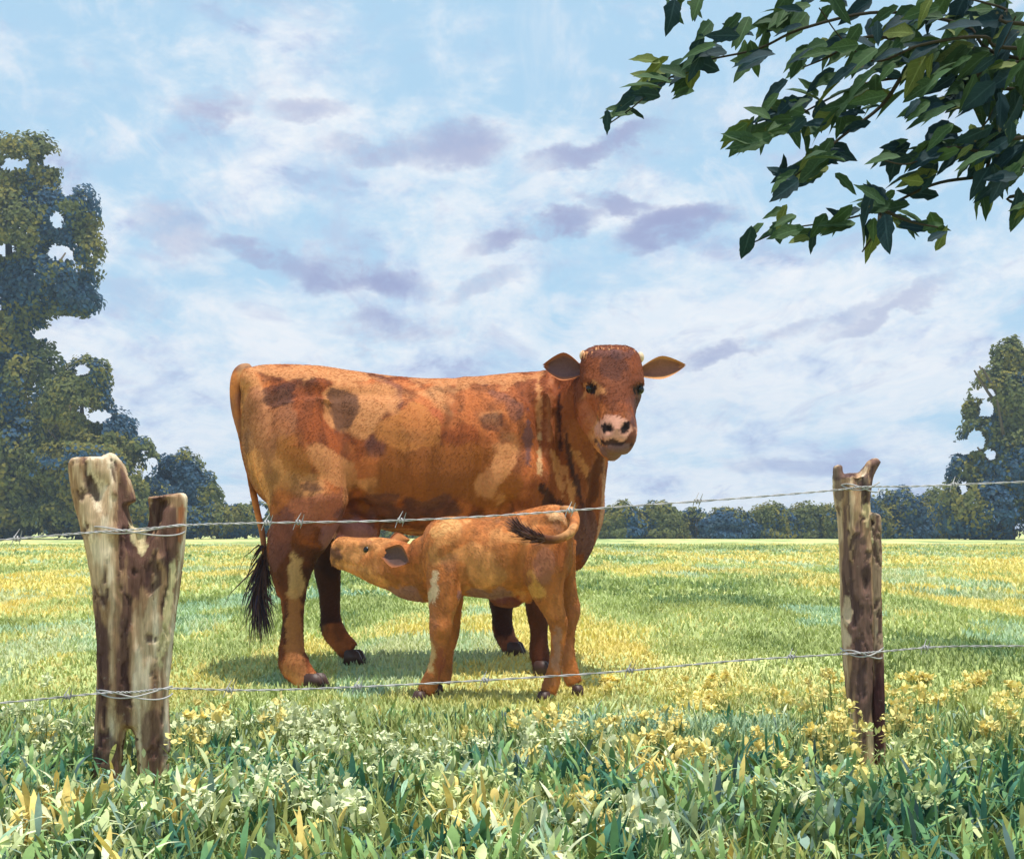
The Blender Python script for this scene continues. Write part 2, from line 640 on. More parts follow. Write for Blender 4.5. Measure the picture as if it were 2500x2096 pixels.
FIELD = [(0.08, G_DARK), (0.27, G_MID), (0.39, G_MID * .5 + G_PALE * .5), (0.48, G_PALE), (0.55, G_STRAW), (0.63, G_YEL), (0.85, G_YEL * 1.05)]
NEAR = [(0.10, G_DARK * .8), (0.30, G_DARK), (0.45, G_MID), (0.60, G_OLIVE), (0.72, G_PALE), (0.9, G_STRAW)]


def feet_clear(P):
    """thinned growth where stock rub and tread round the posts"""
    px = CX + P[:, 0] / P[:, 1] * F
    a = (px > 225) & (px < 425) & (P[:, 1] > 3.55) & (P[:, 1] < 4.35)
    b = (px > 2085) & (px < 2175) & (P[:, 1] > 3.95) & (P[:, 1] < 4.8)
    return ~((a | b) & (rng.uniform(0, 1, len(P)) < .86))


def build_grass():
    Vs, Fs, Cs, off = [], [], [], 0
    prof3 = np.array([0.75, 1.0, 0.7, 0.08])
    prof2 = np.array([0.9, 0.8, 0.08])

    def add(V, Fc, C):
        nonlocal off
        Vs.append(V); Fs.append(Fc + off); Cs.append(C); off += len(V)
    for (y0, y1, dens, l0, l1, w, seg) in [(2.7, 3.7, 4200, 0.06, 0.16, 0.010, 3), (3.7, 5.4, 3600, 0.035, 0.10, 0.009, 3), (5.4, 8.6, 3200, 0.016, 0.042, 0.009, 2),
                                           (8.6, 14, 1000, 0.025, 0.06, 0.014, 2), (14, 26, 260, 0.03, 0.08, 0.025, 2), (26, 60, 40, 0.04, 0.10, 0.05, 2)]:
        P = scatter_strip(y0, y1, dens)
        P = P[feet_clear(P)]
        n = len(P)
        t = np.clip((P[:, 1] - 5.0) / 2.5, 0, 1)[:, None]
        col = palette(P, NEAR, seed=5, fs=2.0) * (1 - t) + palette(P, FIELD) * t
        tl = fbm(P * np.array([1.5, .4, 0]), 0.8, 3, 40)
        k = (tl > 0.62) & (P[:, 1] > 5)
        col[k] = col[k] * 0.5 + G_TEAL * 0.5
        hgt = 0.6 + 0.8 * fbm(P, 1.3, 3, 21)
        V, Fc, C = strips(P, rng.uniform(l0, l1, n) * hgt, w * rng.uniform(.6, 1.4, n), rng.uniform(0, 6.283, n),
                          rng.uniform(0.1, 0.8, n), rng.uniform(0.1, 1.2, n), col, prof3 if seg == 3 else prof2, seg)
        add(V, Fc, C)
    o = link('grass', mesh_np('grass', np.vstack(Vs), np.vstack(Fs), np.vstack(Cs)), M_LEAF)
    tag(o, 'short yellow green meadow grass covering the pasture', None, None, 'stuff')


build_grass()


def build_weeds():
    """broad leaved ground cover and flower heads of the near verge"""
    prof = np.array([0.12, 0.75, 1.0, 0.72, 0.06])
    Vs, Fs, Cs, off = [], [], [], 0
    pal = [(srgb(140, 170, 104), 24), (srgb(100, 142, 94), 18), (srgb(62, 108, 86), 13), (srgb(128, 132, 68), 11), (srgb(198, 206, 148), 13),
           (srgb(220, 222, 180), 6), (srgb(132, 154, 138), 5), (srgb(154, 184, 150), 5), (srgb(222, 196, 114), 6), (srgb(84, 108, 104), 4)]
    cols = np.array([p[0] for p in pal])
    pr = np.array([p[1] for p in pal], float); pr /= pr.sum()
    for (y0, y1, dens, l0, l1, up) in [(2.75, 3.6, 6500, 0.028, 0.062, .12), (3.6, 4.4, 5200, 0.026, 0.058, .08), (4.4, 5.8, 2000, 0.020, 0.042, .03)]:
        P = scatter_strip(y0, y1, dens)
        cl = fbm(P, 2.2, 3, 77)
        cl = cl + rng.normal(0, .1, len(P))
        for (ax_, y0_, y1_, w_) in ((gpos(320, 4.2).x, 3.85, 4.5, .17), (gpos(2110, 4.6).x, 4.35, 4.9, .07)):
            cl[(np.abs(P[:, 0] - ax_) < w_) & (P[:, 1] > y0_) & (P[:, 1] < y1_)] -= .22
        P = P[(cl > 0.42) & feet_clear(P)]
        n = len(P)
        # colour patches: neighbours share a pigment
        key = (.6 * vnoise(P * np.array([1.0, .55, 0]), 7.0, 31) + .4 * vnoise(P * np.array([1.0, .6, 0]), 17.0, 33)) * 0.86 + rng.uniform(0, 0.14, n)
        order = np.argsort(np.argsort(key)) / max(n, 1)
        perm = np.array([2, 1, 9, 3, 0, 7, 6, 4, 5, 8])
        cum = np.cumsum(pr[perm])
        ci = perm[np.clip(np.searchsorted(cum, order), 0, len(cols) - 1)]
        col = cols[ci] * rng.uniform(0.85, 1.15, (n, 1))
        P[:, 2] += rng.uniform(0.0, up, n) * (0.5 + fbm(P, 1.7, 2, 8))
        L = rng.uniform(l0, l1, n)
        slim = rng.uniform(0, 1, n) < .6
        L = np.where(slim, L * 1.6, L * .9)
        V, Fc, C = strips(P, L, L * np.where(slim, rng.uniform(.10, .2, n), rng.uniform(0.3, 0.5, n)), rng.uniform(0, 6.283, n), rng.uniform(0.0, 1.1, n), rng.uniform(-.2, 1.9, n), col, prof, 4)
        Vs.append(V); Fs.append(Fc + off); Cs.append(C); off += len(V)
    o = link('weeds', mesh_np('weeds', np.vstack(Vs), np.vstack(Fs), np.vstack(Cs), smooth=True), M_LEAF)
    tag(o, 'thick broad leaved weeds growing along the near side of the fence', None, None, 'stuff')


build_weeds()


def build_flowers():
    """yellow and cream flower heads: rosettes of petals on stalks, in drifts"""
    drifts = []                                            # px, py of the drift on the ground, spread px, count, colour, height
    yel, crm, pal = srgb(240, 222, 142), srgb(218, 222, 176), srgb(208, 214, 150)
    for d in [(430, 1730, 40, 16, yel, .16), (520, 1800, 60, 26, yel, .16), (2080, 1700, 60, 60, yel, .17), (2120, 1820, 70, 50, yel, .16), (1690, 1690, 110, 80, yel, .05),
              (1440, 1760, 90, 60, yel, .08), (1480, 1800, 60, 40, yel, .08), (2300, 1680, 130, 90, yel, .05), (2380, 1790, 70, 40, yel, .1), (1390, 2000, 70, 24, yel, .12),
              (150, 1790, 40, 14, yel, .12), (820, 1790, 120, 60, crm, .10), (640, 1760, 70, 40, crm, .10), (960, 1890, 90, 36, crm, .12), (560, 1980, 70, 30, crm, .14),
              (200, 1780, 50, 26, crm, .15), (1130, 1960, 80, 40, pal, .12), (1560, 2030, 70, 30, crm, .12), (2060, 2020, 90, 40, pal, .13), (2330, 1890, 80, 40, pal, .13),
              (1270, 1830, 100, 34, crm, .08), (1830, 1830, 120, 50, yel, .07), (1180, 1780, 60, 26, yel, .05), (740, 2050, 60, 26, crm, .14), (350, 2010, 60, 24, pal, .13),
              (2200, 1640, 120, 50, yel, .04), (1600, 1660, 120, 50, yel, .04), (60, 1700, 60, 22, crm, .08), (1900, 1930, 120, 36, yel, .12), (950, 1640, 60, 0, yel, .04)]:
        drifts.append(d)
    Vs, Fs, Cs, off = [], [], [], 0
    prof = np.array([0.25, 1.0, 0.85, 0.2])
    st_prof = np.array([1.0, .8, .6])
    for (px, py, sp, n, col, h) in drifts:
        if not n:
            continue
        Y0 = CH * F / (py + h * 0.7 * F / 4.4 - HY)
        n = int(n * (1.15 if col is yel else 1.5))
        sub = rng.normal(0, 1, (max(2, n // 7), 2))[rng.integers(0, max(2, n // 7), n)]   # small clumps inside a drift
        x = (px - CX) / F * Y0 + sub[:, 0] * sp / F * Y0 * 1.15 + rng.normal(0, .018, n)
        y = np.clip(Y0 + sub[:, 1] * (.2 if Y0 < 5.3 else .5) + rng.normal(0, .03, n), 2.8, 6.9)
        ok = feet_clear(np.stack([x, y, y], 1))
        x, y, n = x[ok], y[ok], int(ok.sum())
        if not n:
            continue
        hh = h * rng.uniform(.55, 1.15, n)
        g = gz(y)
        B = np.stack([x, y, g], 1)
        ya = rng.uniform(0, 6.283, n)
        ln = rng.uniform(0, .3, n)
        be = rng.uniform(0, .3, n)
        V, Fc, C = strips(B, hh, np.full(n, .004), ya, ln, be, np.tile(G_MID * .8, (n, 1)), st_prof, 2)
        Vs.append(V); Fs.append(Fc + off); Cs.append(C); off += len(V)
        top = V.reshape(n, 6, 3)[:, 4:6].mean(1)
        k = 10
        T = np.repeat(top, k, 0) + rng.normal(0, .008, (n * k, 3))
        yaw = (np.arange(k)[None] * 2 * math.pi / k + rng.uniform(0, 1, (n, 1))).ravel()
        L = np.repeat(rng.uniform(.010, .024, n), k) * rng.uniform(.7, 1.2, n * k)
        tilt = rng.uniform(-.2, 1.7, n * k)
        cc = np.repeat(np.array(col)[None] * rng.uniform(.85, 1.1, (n, 1)), k, 0)
        V, Fc, C = strips(T, L, L * .75, yaw, tilt, np.full(n * k, .5), cc, prof, 3)
        Vs.append(V); Fs.append(Fc + off); Cs.append(C); off += len(V)
    o = link('wildflowers', mesh_np('wildflowers', np.vstack(Vs), np.vstack(Fs), np.vstack(Cs)), M_LEAF)
    tag(o, 'yellow and cream wildflower drifts among the verge weeds', None, None, 'stuff')


build_flowers()


# ------------------------------------------------------------------ trees along the far edge of the field
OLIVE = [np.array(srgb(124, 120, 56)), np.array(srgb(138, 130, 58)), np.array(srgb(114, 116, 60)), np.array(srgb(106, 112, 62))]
SHADE_BLUES = [np.array(srgb(58, 88, 114)), np.array(srgb(64, 96, 126)), np.array(srgb(70, 90, 104))]  # blue shade of the crowns, painted as a leaf colour


def crown_mesh(name, blobs, n, size, seed, holes=()):
    """leaf sprays spread through a set of ellipsoids (px, py, rx px, ry px) at depth Y; each spray is tinted olive or a painted shade blue"""
    r = np.random.default_rng(seed)
    A = np.array([b[3] * b[4] for b in blobs], float)
    A /= A.sum()
    bi = r.choice(len(blobs), n, p=A)
    B = np.array(blobs, float)[bi]
    u = r.normal(0, 1, (n, 3))
    u /= np.linalg.norm(u, axis=1)[:, None]
    rad = r.uniform(0.35, 1.0, n) ** 0.5
    u *= (rad * (.62 + .76 * fbm(u * 1.0 + bi[:, None] * 3.7, 2.6, 3, seed + 5)))[:, None]
    Y = B[:, 2]
    k = Y / F
    P = np.stack([(B[:, 0] - CX) * k + u[:, 0] * B[:, 3] * k, Y + u[:, 1] * B[:, 3] * k * 0.9, CH - (B[:, 1] - HY) * k + u[:, 2] * B[:, 4] * k], 1)
    cl = fbm(P, 0.55, 3, seed)                              # gaps
    keep = cl > 0.34
    for (hx, hy, hr, hq) in holes:
        a, b = vpix(P)
        keep &= ((a - hx) / hr) ** 2 + ((b - hy) / hq) ** 2 + (fbm(P, 1.1, 3, seed + 7) - .5) * 2.6 > 1
    keep &= P[:, 2] > 0.03
    P, u, rad = P[keep], u[keep], rad[keep]
    n = len(P)
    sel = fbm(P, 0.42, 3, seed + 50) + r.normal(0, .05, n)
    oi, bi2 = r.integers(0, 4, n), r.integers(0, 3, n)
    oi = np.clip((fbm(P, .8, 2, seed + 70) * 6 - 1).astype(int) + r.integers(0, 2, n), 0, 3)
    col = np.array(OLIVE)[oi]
    bl = np.array(SHADE_BLUES)[bi2]
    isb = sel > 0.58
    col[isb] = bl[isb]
    col *= r.uniform(.93, 1.07, (n, 1))
    # a leaf spray: a pointed six-sided folded blade
    L = size * r.uniform(.6, 1.3, n)
    nrm = u * 1.4 + r.normal(0, .5, (n, 3)) + np.array([0, -.3, .35])
    nrm /= np.linalg.norm(nrm, axis=1)[:, None]
    t = r.normal(0, 1, (n, 3))
    t -= nrm * (t * nrm).sum(1)[:, None]
    t /= np.linalg.norm(t, axis=1)[:, None]
    s = np.cross(nrm, t)
    tpl = [(-.5, 0, 0), (-.1, -.32, .06), (.3, -.22, .02), (.55, 0, -.08), (.3, .22, .02), (-.1, .32, .06)]
    V = np.stack([P + L[:, None] * (a * t + b * s + c * nrm) for a, b, c in tpl], 1).reshape(-1, 3)
    i = np.arange(n)[:, None] * 6
    Fc = np.concatenate([i + np.array([[0, 1, 2, 3]]), i + np.array([[0, 3, 4, 5]])], 0)
    return mesh_np(name, V, Fc, np.repeat(col, 6, 0))


def trunk_mesh(name, base, height, r0, limbs, seed):
    r = random.Random(seed)
    bd = Body()
    x, y, z = base
    bd.loft([(x, y, z - .2, r0 * 1.25, r0 * 1.25), (x + .1 * r0, y, z + height * .12, r0, r0), (x + .5 * r0, y, z + height * .45, r0 * .75, r0 * .75), (x, y, z + height * .8, r0 * .3, r0 * .3), (x, y, z + height * .95, .04, .04)], 12, 9)
    for k in range(limbs):
        h = height * r.uniform(.25, .7)
        a = r.uniform(0, 6.28)
        ln = height * r.uniform(.15, .3)
        bd.loft([(x, y, z + h, r0 * .4, r0 * .4), (x + math.cos(a) * ln * .5, y + math.sin(a) * ln * .5, z + h + ln * .35, r0 * .25, r0 * .25), (x + math.cos(a) * ln, y + math.sin(a) * ln, z + h + ln * .8, .05, .05)], 6, 7)
    me = bpy.data.meshes.new(name)
    bmesh.ops.recalc_face_normals(bd.bm, faces=bd.bm.faces)
    bd.bm.to_mesh(me)
    bd.bm.free()
    me.polygons.foreach_set('use_smooth', np.ones(len(me.polygons), bool))
    return me


def tree(name, label, cat, px, Y, blobs, n, size, seed, height, r0, group, holes=(), limbs=5):
    base = gpos(px, Y)
    root = thing(name, label, cat, base, group)
    link('trunk', trunk_mesh('trunk', base, height, r0, limbs, seed), M_BARK, root)
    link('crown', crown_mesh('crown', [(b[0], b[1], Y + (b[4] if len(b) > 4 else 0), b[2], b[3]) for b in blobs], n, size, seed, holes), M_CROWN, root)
    return root


def build_trees():
    g = 'trees and bushes along the far edge of the field'
    # tall tree at the left edge
    tree('broadleaf_tree', 'tallest tree at the far left, olive crown with sky gaps, behind the forked post', 'tree', 20, 92,
         [(90, 400, 60, 80), (40, 420, 110, 95), (150, 520, 100, 80), (20, 560, 150, 120), (190, 620, 68, 90), (100, 680, 130, 110), (180, 740, 70, 50), (0, 800, 130, 150),
          (60, 950, 130, 140), (-120, 700, 160, 260), (30, 1130, 190, 150), (-150, 1050, 170, 200), (150, 1230, 130, 80), (0, 1260, 180, 60)],
         120000, 0.27, 101, 22, .55, g,
         holes=[(35, 400, 42, 20), (130, 395, 40, 22), (165, 455, 18, 26), (140, 540, 22, 26), (140, 615, 46, 26), (15, 610, 26, 16), (170, 790, 60, 22), (115, 815, 40, 18)])
    tree('broadleaf_tree', 'medium olive and slate tree behind the forked post, right of the tallest tree', 'tree', 200, 89,
         [(215, 930, 60, 65), (180, 1000, 90, 90), (260, 1080, 80, 80), (210, 1150, 150, 110), (330, 1120, 60, 60), (300, 1230, 120, 80), (180, 1260, 130, 50)],
         56000, 0.23, 102, 9, .35, g, holes=[(200, 905, 22, 16), (235, 1020, 36, 22), (205, 1000, 20, 12)])
    tree('small_tree', 'low rounded tree between the forked post and the cow', 'tree', 450, 93,
         [(440, 1160, 60, 62), (400, 1210, 70, 70), (490, 1210, 55, 60), (450, 1270, 100, 45), (520, 1260, 50, 50)], 24000, 0.22, 103, 4.2, .2, g, holes=[(372, 1118, 12, 14)])
    tree('bush', 'low bush whose right end touches the cow hind leg', 'bush', 600, 95, [(590, 1262, 55, 32), (640, 1265, 55, 42), (560, 1285, 55, 30), (680, 1270, 45, 45)], 15000, .21, 104, 1.3, .1, g, limbs=3)
    tree('bush', 'small bush seen between the cow front legs and rump', 'bush', 1180, 97, [(1180, 1285, 60, 28)], 5000, .2, 131, .8, .1, g, limbs=3)
    # hedge line right of the cow
    hed = [(1520, 50, 1222, 'rounded olive bush immediately right of the cow chest'), (1610, 58, 1218, 'tallest pointed bush in the low hedge right of the cow'),
           (1700, 46, 1238, 'lower dip in the hedge, bush below the wire midway to the thin post'), (1780, 62, 1236, 'wide olive bush fourth in the hedge from the cow'),
           (1880, 66, 1226, 'broad bush fifth in the hedge from the cow'), (1980, 66, 1222, 'olive bush just left of the thin right post'),
           (2095, 72, 1205, 'bush hidden behind the thin right post'), (2200, 80, 1186, 'flat topped bush just right of the thin right post'), (2300, 66, 1184, 'bush joining the right edge tree, slate shadow at its foot')]
    for i, (px, rx, top, lab) in enumerate(hed):
        h = 1318 - top
        tree('hedge_bush', lab, 'bush', px, 95 + (i % 3), [(px, top + h * .5, rx * .9, h * .5), (px - rx * .5, top + h * .62, rx * .75, h * .42), (px + rx * .5, top + h * .66, rx * .75, h * .40), (px, top + h * .85, rx * 1.15, h * .22)],
             12000, .21, 110 + i, h / F * 95 * .62, .1, g, limbs=3)
    tree('broadleaf_tree', 'dark ragged tree at the right edge of the field', 'tree', 2460, 88,
         [(2465, 880, 45, 62), (2440, 960, 75, 75), (2500, 1000, 90, 110), (2370, 1000, 22, 25), (2400, 1080, 62, 80), (2480, 1140, 110, 120), (2360, 1160, 50, 55), (2400, 1240, 120, 85), (2560, 1150, 110, 170), (2590, 930, 90, 120)],
         60000, 0.24, 121, 11, .35, g, holes=[(2400, 960, 36, 14), (2410, 1000, 22, 24), (2385, 1075, 26, 26), (2420, 1110, 18, 20), (2350, 1190, 14, 22), (2355, 1090, 28, 20)])

    # the same tree line going on beyond the frame and behind the cow
    r = np.random.default_rng(77)
    bl = []
    for px in list(range(-1500, -250, 75)) + list(range(760, 1440, 62)) + list(range(2700, 4000, 75)):
        tall = 1.0 if 700 < px < 1500 else r.uniform(.9, 3.2)
        h = r.uniform(55, 80) * tall
        bl.append((px, 1318 - h * .5, 99 + r.uniform(0, 3), 50 + 18 * tall, h * .5))
        bl.append((px + 30, 1318 - h * .22, 99 + r.uniform(0, 3), 60 + 20 * tall, h * .25))
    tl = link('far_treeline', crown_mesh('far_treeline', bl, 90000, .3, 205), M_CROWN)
    tag(tl, 'far hedgerow that goes on behind the cow and beyond the nearer bushes', None, None, 'stuff')


build_trees()


# ------------------------------------------------------------------ animals
TAN, ORANGE, RUSSET, BROWN, DARKB, PLUM = [np.array(srgb(*c)) for c in ((214, 152, 96), (180, 108, 58), (150, 82, 40), (112, 62, 34), (66, 38, 34), (112, 78, 74))]


def coat_colors(V, seed, light=1.0, scale=3.2):
    w = np.stack([fbm(V, 4.0, 3, seed + 1), fbm(V, 4.0, 3, seed + 2), fbm(V, 4.0, 3, seed + 3)], 1) - .5
    f = fbm(V * np.array([1, 1, 1.15]) + w * 0.22, scale, 3, seed)
    f = (f - .5) * 1.8 + .49
    pos = [0.02, 0.14, 0.22, 0.40, 0.47, 0.66, 0.73, 0.95]
    cs = np.array([BROWN * .8, BROWN, RUSSET, RUSSET, ORANGE, ORANGE, TAN * .9, TAN])
    C = np.stack([np.interp(f, pos, cs[:, k]) for k in range(3)], 1)
    st = fbm(V * np.array([1.6, 1.6, .7]) + w * .3, scale * 4.5, 3, seed + 80)      # smaller licks of darker and paler hair
    C = C * (np.interp(st, [.32, .42, .47, .56, .60, .70], [.62, .70, 1.0, 1.0, 1.22, 1.3]))[:, None]
    p = fbm(V, scale * 1.7, 3, seed + 30)
    m = np.clip((p - .62) / .04, 0, 1)[:, None] * .5
    C = C * (1 - m) + PLUM * m
    return C * light


def mark(C, V, px0, py0, rx, ry, rot, col, amt=1.0, edge=.25, near=None, seed=0):
    """a colour patch with an uneven edge"""
    px, py = vpix(V)
    dx, dy = px - px0, py - py0
    c_, s_ = math.cos(rot), math.sin(rot)
    a, b = (dx * c_ + dy * s_) / rx, (-dx * s_ + dy * c_) / ry
    q = np.sqrt(a * a + b * b) + (fbm(V, .55 / (min(rx, ry) / F * 7), 4, 60 + seed) - .5) * 2.5
    q = q + (fbm(V, 75, 2, 90 + seed) - .5) * .15
    m = np.clip((1 - q) / (edge * .6), 0, 1) * amt
    if near is not None:
        m = m * near
    return C * (1 - m[:, None]) + np.array(col) * m[:, None]


def fur(name, me, parent, n, length, seed, flow=(-.75, 0, -.65), skip=None):
    """short coat hair as fine curves lying along the skin"""
    r = np.random.default_rng(seed)
    V, Nn = get_v(me), get_n(me)
    a = me.color_attributes['tint']
    C = np.empty(len(V) * 4, np.float32)
    a.data.foreach_get('color', C)
    C = C.reshape(-1, 4)
    i = r.integers(0, len(V), n)
    if skip is not None:
        i = i[~skip[i]]
    n = len(i)
    P = V[i] + r.normal(0, .004, (n, 3))
    Nn = Nn[i]
    P = P - Nn * (((P - V[i]) * Nn).sum(1)[:, None])
    fl = np.array(flow) + r.normal(0, .18, (n, 3))
    fl = fl - Nn * (fl * Nn).sum(1)[:, None]
    fl /= np.linalg.norm(fl, axis=1)[:, None] + 1e-6
    L = length * r.uniform(.6, 1.3, n)[:, None]
    P0 = P - Nn * .002
    P1 = P0 + L * (.58 * fl + .20 * Nn)
    P2 = P1 + L * (.6 * fl + .02 * Nn)
    cv = bpy.data.hair_curves.new(name)
    cv.add_curves([3] * n)
    pos = np.stack([P0, P1, P2], 1).astype(np.float32)
    cv.attributes['position'].data.foreach_set('vector', pos.ravel())
    rad = cv.attributes.get('radius') or cv.attributes.new('radius', 'FLOAT', 'POINT')
    rad.data.foreach_set('value', np.tile(np.array([.0011, .0009, .0002], np.float32) * (length / .02) ** .5, n))
    at_ = cv.attributes.new('tint', 'FLOAT_COLOR', 'CURVE')
    cc = C[i].copy()
    cc[:, :3] *= r.uniform(.9, 1.15, (n, 1))
    at_.data.foreach_set('color', cc.astype(np.float32).ravel())
    o = bpy.data.objects.new(name, cv)
    COL.objects.link(o)
    cv.materials.append(M_HAIR)
    o.parent = parent
    o.matrix_parent_inverse = Matrix.Translation(-parent.location)
    return o


def tuft(name, parent, path, n, rad, length, col, seed, width=.006):
    """long hair of a tail: tapering ribbons that start along a path"""
    r = np.random.default_rng(seed)
    Pth = cr(np.array([tuple(p) for p in path]), 60)
    T = np.gradient(Pth, axis=0)
    T /= np.linalg.norm(T, axis=1)[:, None]
    Vs, Fs, Cs, off = [], [], [], 0
    for k in range(n):
        i = r.integers(0, 44)
        j = min(59, i + int(r.uniform(14, 28)))
        offs = r.normal(0, rad, 3)
        side = r.normal(0, 1, 3)
        side /= np.linalg.norm(side)
        pts = []
        for q in range(5):
            w = q / 4
            c = Pth[int(i + (j - i) * w)] + offs * (.35 + 1.1 * w)
            if q == 4:
                c = c + T[j] * length * r.uniform(.2, 1)
            pts.append(c)
        for q in range(5):
            wd = width * (1 - .9 * q / 4) * r.uniform(.7, 1.3)
            Vs.append(pts[q] - side * wd); Vs.append(pts[q] + side * wd)
        for q in range(4):
            Fs.append((off + 2 * q, off + 2 * q + 1, off + 2 * q + 3, off + 2 * q + 2))
        off += 10
        c = np.array(col[r.integers(0, len(col))]) * r.uniform(.8, 1.2)
        Cs.append(np.tile(c, (10, 1)))
    return link(name, mesh_np(name, Vs, Fs, np.vstack(Cs)), M_HAIR, parent)


def hoof(parent, p, yaw, size, height):
    """cloven hoof: two wedge claws side by side, pointing along yaw"""
    bm = bmesh.new()
    for s in (-1, 1):
        prof = [(-.40, 0, .34), (.55, 0, .30), (.62, .12, .28), (.30, 1.0, .20), (-.36, 1.0, .26)]
        cy = s * .27
        vs = []
        for side in (-1, 1):
            for (x, z, w) in prof:
                taper = w * (.72 if x > .5 else 1)
                vs.append(bm.verts.new((x * size, (cy + side * taper * .72) * size, z * height)))
        n = len(prof)
        bm.faces.new(vs[:n]); bm.faces.new(vs[n:][::-1])
        for k in range(n):
            k2 = (k + 1) % n
            bm.faces.new((vs[k], vs[n + k], vs[n + k2], vs[k2]))
    bmesh.ops.recalc_face_normals(bm, faces=bm.faces)
    bmesh.ops.bevel(bm, geom=bm.edges[:], offset=size * .06, segments=2, affect='EDGES')
    bmesh.ops.transform(bm, matrix=Matrix.Translation(p) @ Matrix.Rotation(yaw, 4, 'Z'), verts=bm.verts)
    me = bpy.data.meshes.new('hoof')
    bm.to_mesh(me)
    bm.free()
    me.polygons.foreach_set('use_smooth', np.ones(len(me.polygons), bool))
    return link('hoof', me, M_HOOF, parent)


def ear_mesh(root, tip, up, face, width, cup, thick, c_in, c_out, c_rim):
    """cupped ear: root and tip points, 'up' across the blade, 'face' the way its opening looks"""
    root, tip = np.array(root), np.array(tip)
    ax = tip - root
    up = np.array(up, float)
    up -= ax * (up @ ax) / (ax @ ax)
    up /= np.linalg.norm(up)
    face = np.array(face, float)
    face -= ax * (face @ ax) / (ax @ ax)
    face -= up * (face @ up)
    face /= np.linalg.norm(face)
    nu, nv = 15, 13
    V, C = [], []
    for layer in (0, 1):
        for i in range(nu):
            u = i / (nu - 1)
            w = width * (0.36 + .64 * math.sin(min(1, u / .55) * math.pi / 2)) * (1 - max(0, (u - .45) / .55) ** 1.6 * .95)
            for j in range(nv):
                v = j / (nv - 1) * 2 - 1
                dep = -cup * (1 - v * v) * (1 - .55 * u) + cup * .35
                p = root + ax * (u + .02 * math.sin(7 * v)) + up * (w * (v + .12 * math.sin(u * 3))) + face * (dep - (thick * (1 - .6 * u) if layer else 0))
                V.append(p)
                rim = np.clip((abs(v) - .72) / .2, 0, 1)
                rim = max(rim, np.clip((u - .86) / .1, 0, 1))
                base = np.array(c_out if layer else c_in)
                C.append(base * (1 - rim) + np.array(c_rim) * rim)
    Fc = []
    m = nu * nv
    for i in range(nu - 1):
        for j in range(nv - 1):
            a = i * nv + j
            Fc.append((a, a + 1, a + nv + 1, a + nv))
            Fc.append((m + a, m + a + nv, m + a + nv + 1, m + a + 1))
    edge = [i * nv for i in range(nu)] + [(nu - 1) * nv + j for j in range(1, nv)] + [i * nv + nv - 1 for i in range(nu - 2, -1, -1)] + [j for j in range(nv - 2, 0, -1)]
    for k in range(len(edge)):
        a, b = edge[k], edge[(k + 1) % len(edge)]
        Fc.append((a, m + a, m + b, b))
    return mesh_np('ear', V, Fc, np.array(C), smooth=True)


def ball(name, p, r, mat, parent, sq=(1, 1, 1)):
    bm = bmesh.new()
    bmesh.ops.create_uvsphere(bm, u_segments=16, v_segments=10, radius=r)
    bmesh.ops.transform(bm, matrix=Matrix.Translation(p) @ Matrix.Diagonal((*sq, 1)), verts=bm.verts)
    me = bpy.data.meshes.new(name)
    bm.to_mesh(me)
    bm.free()
    me.polygons.foreach_set('use_smooth', np.ones(len(me.polygons), bool))
    return link(name, me, mat, parent)


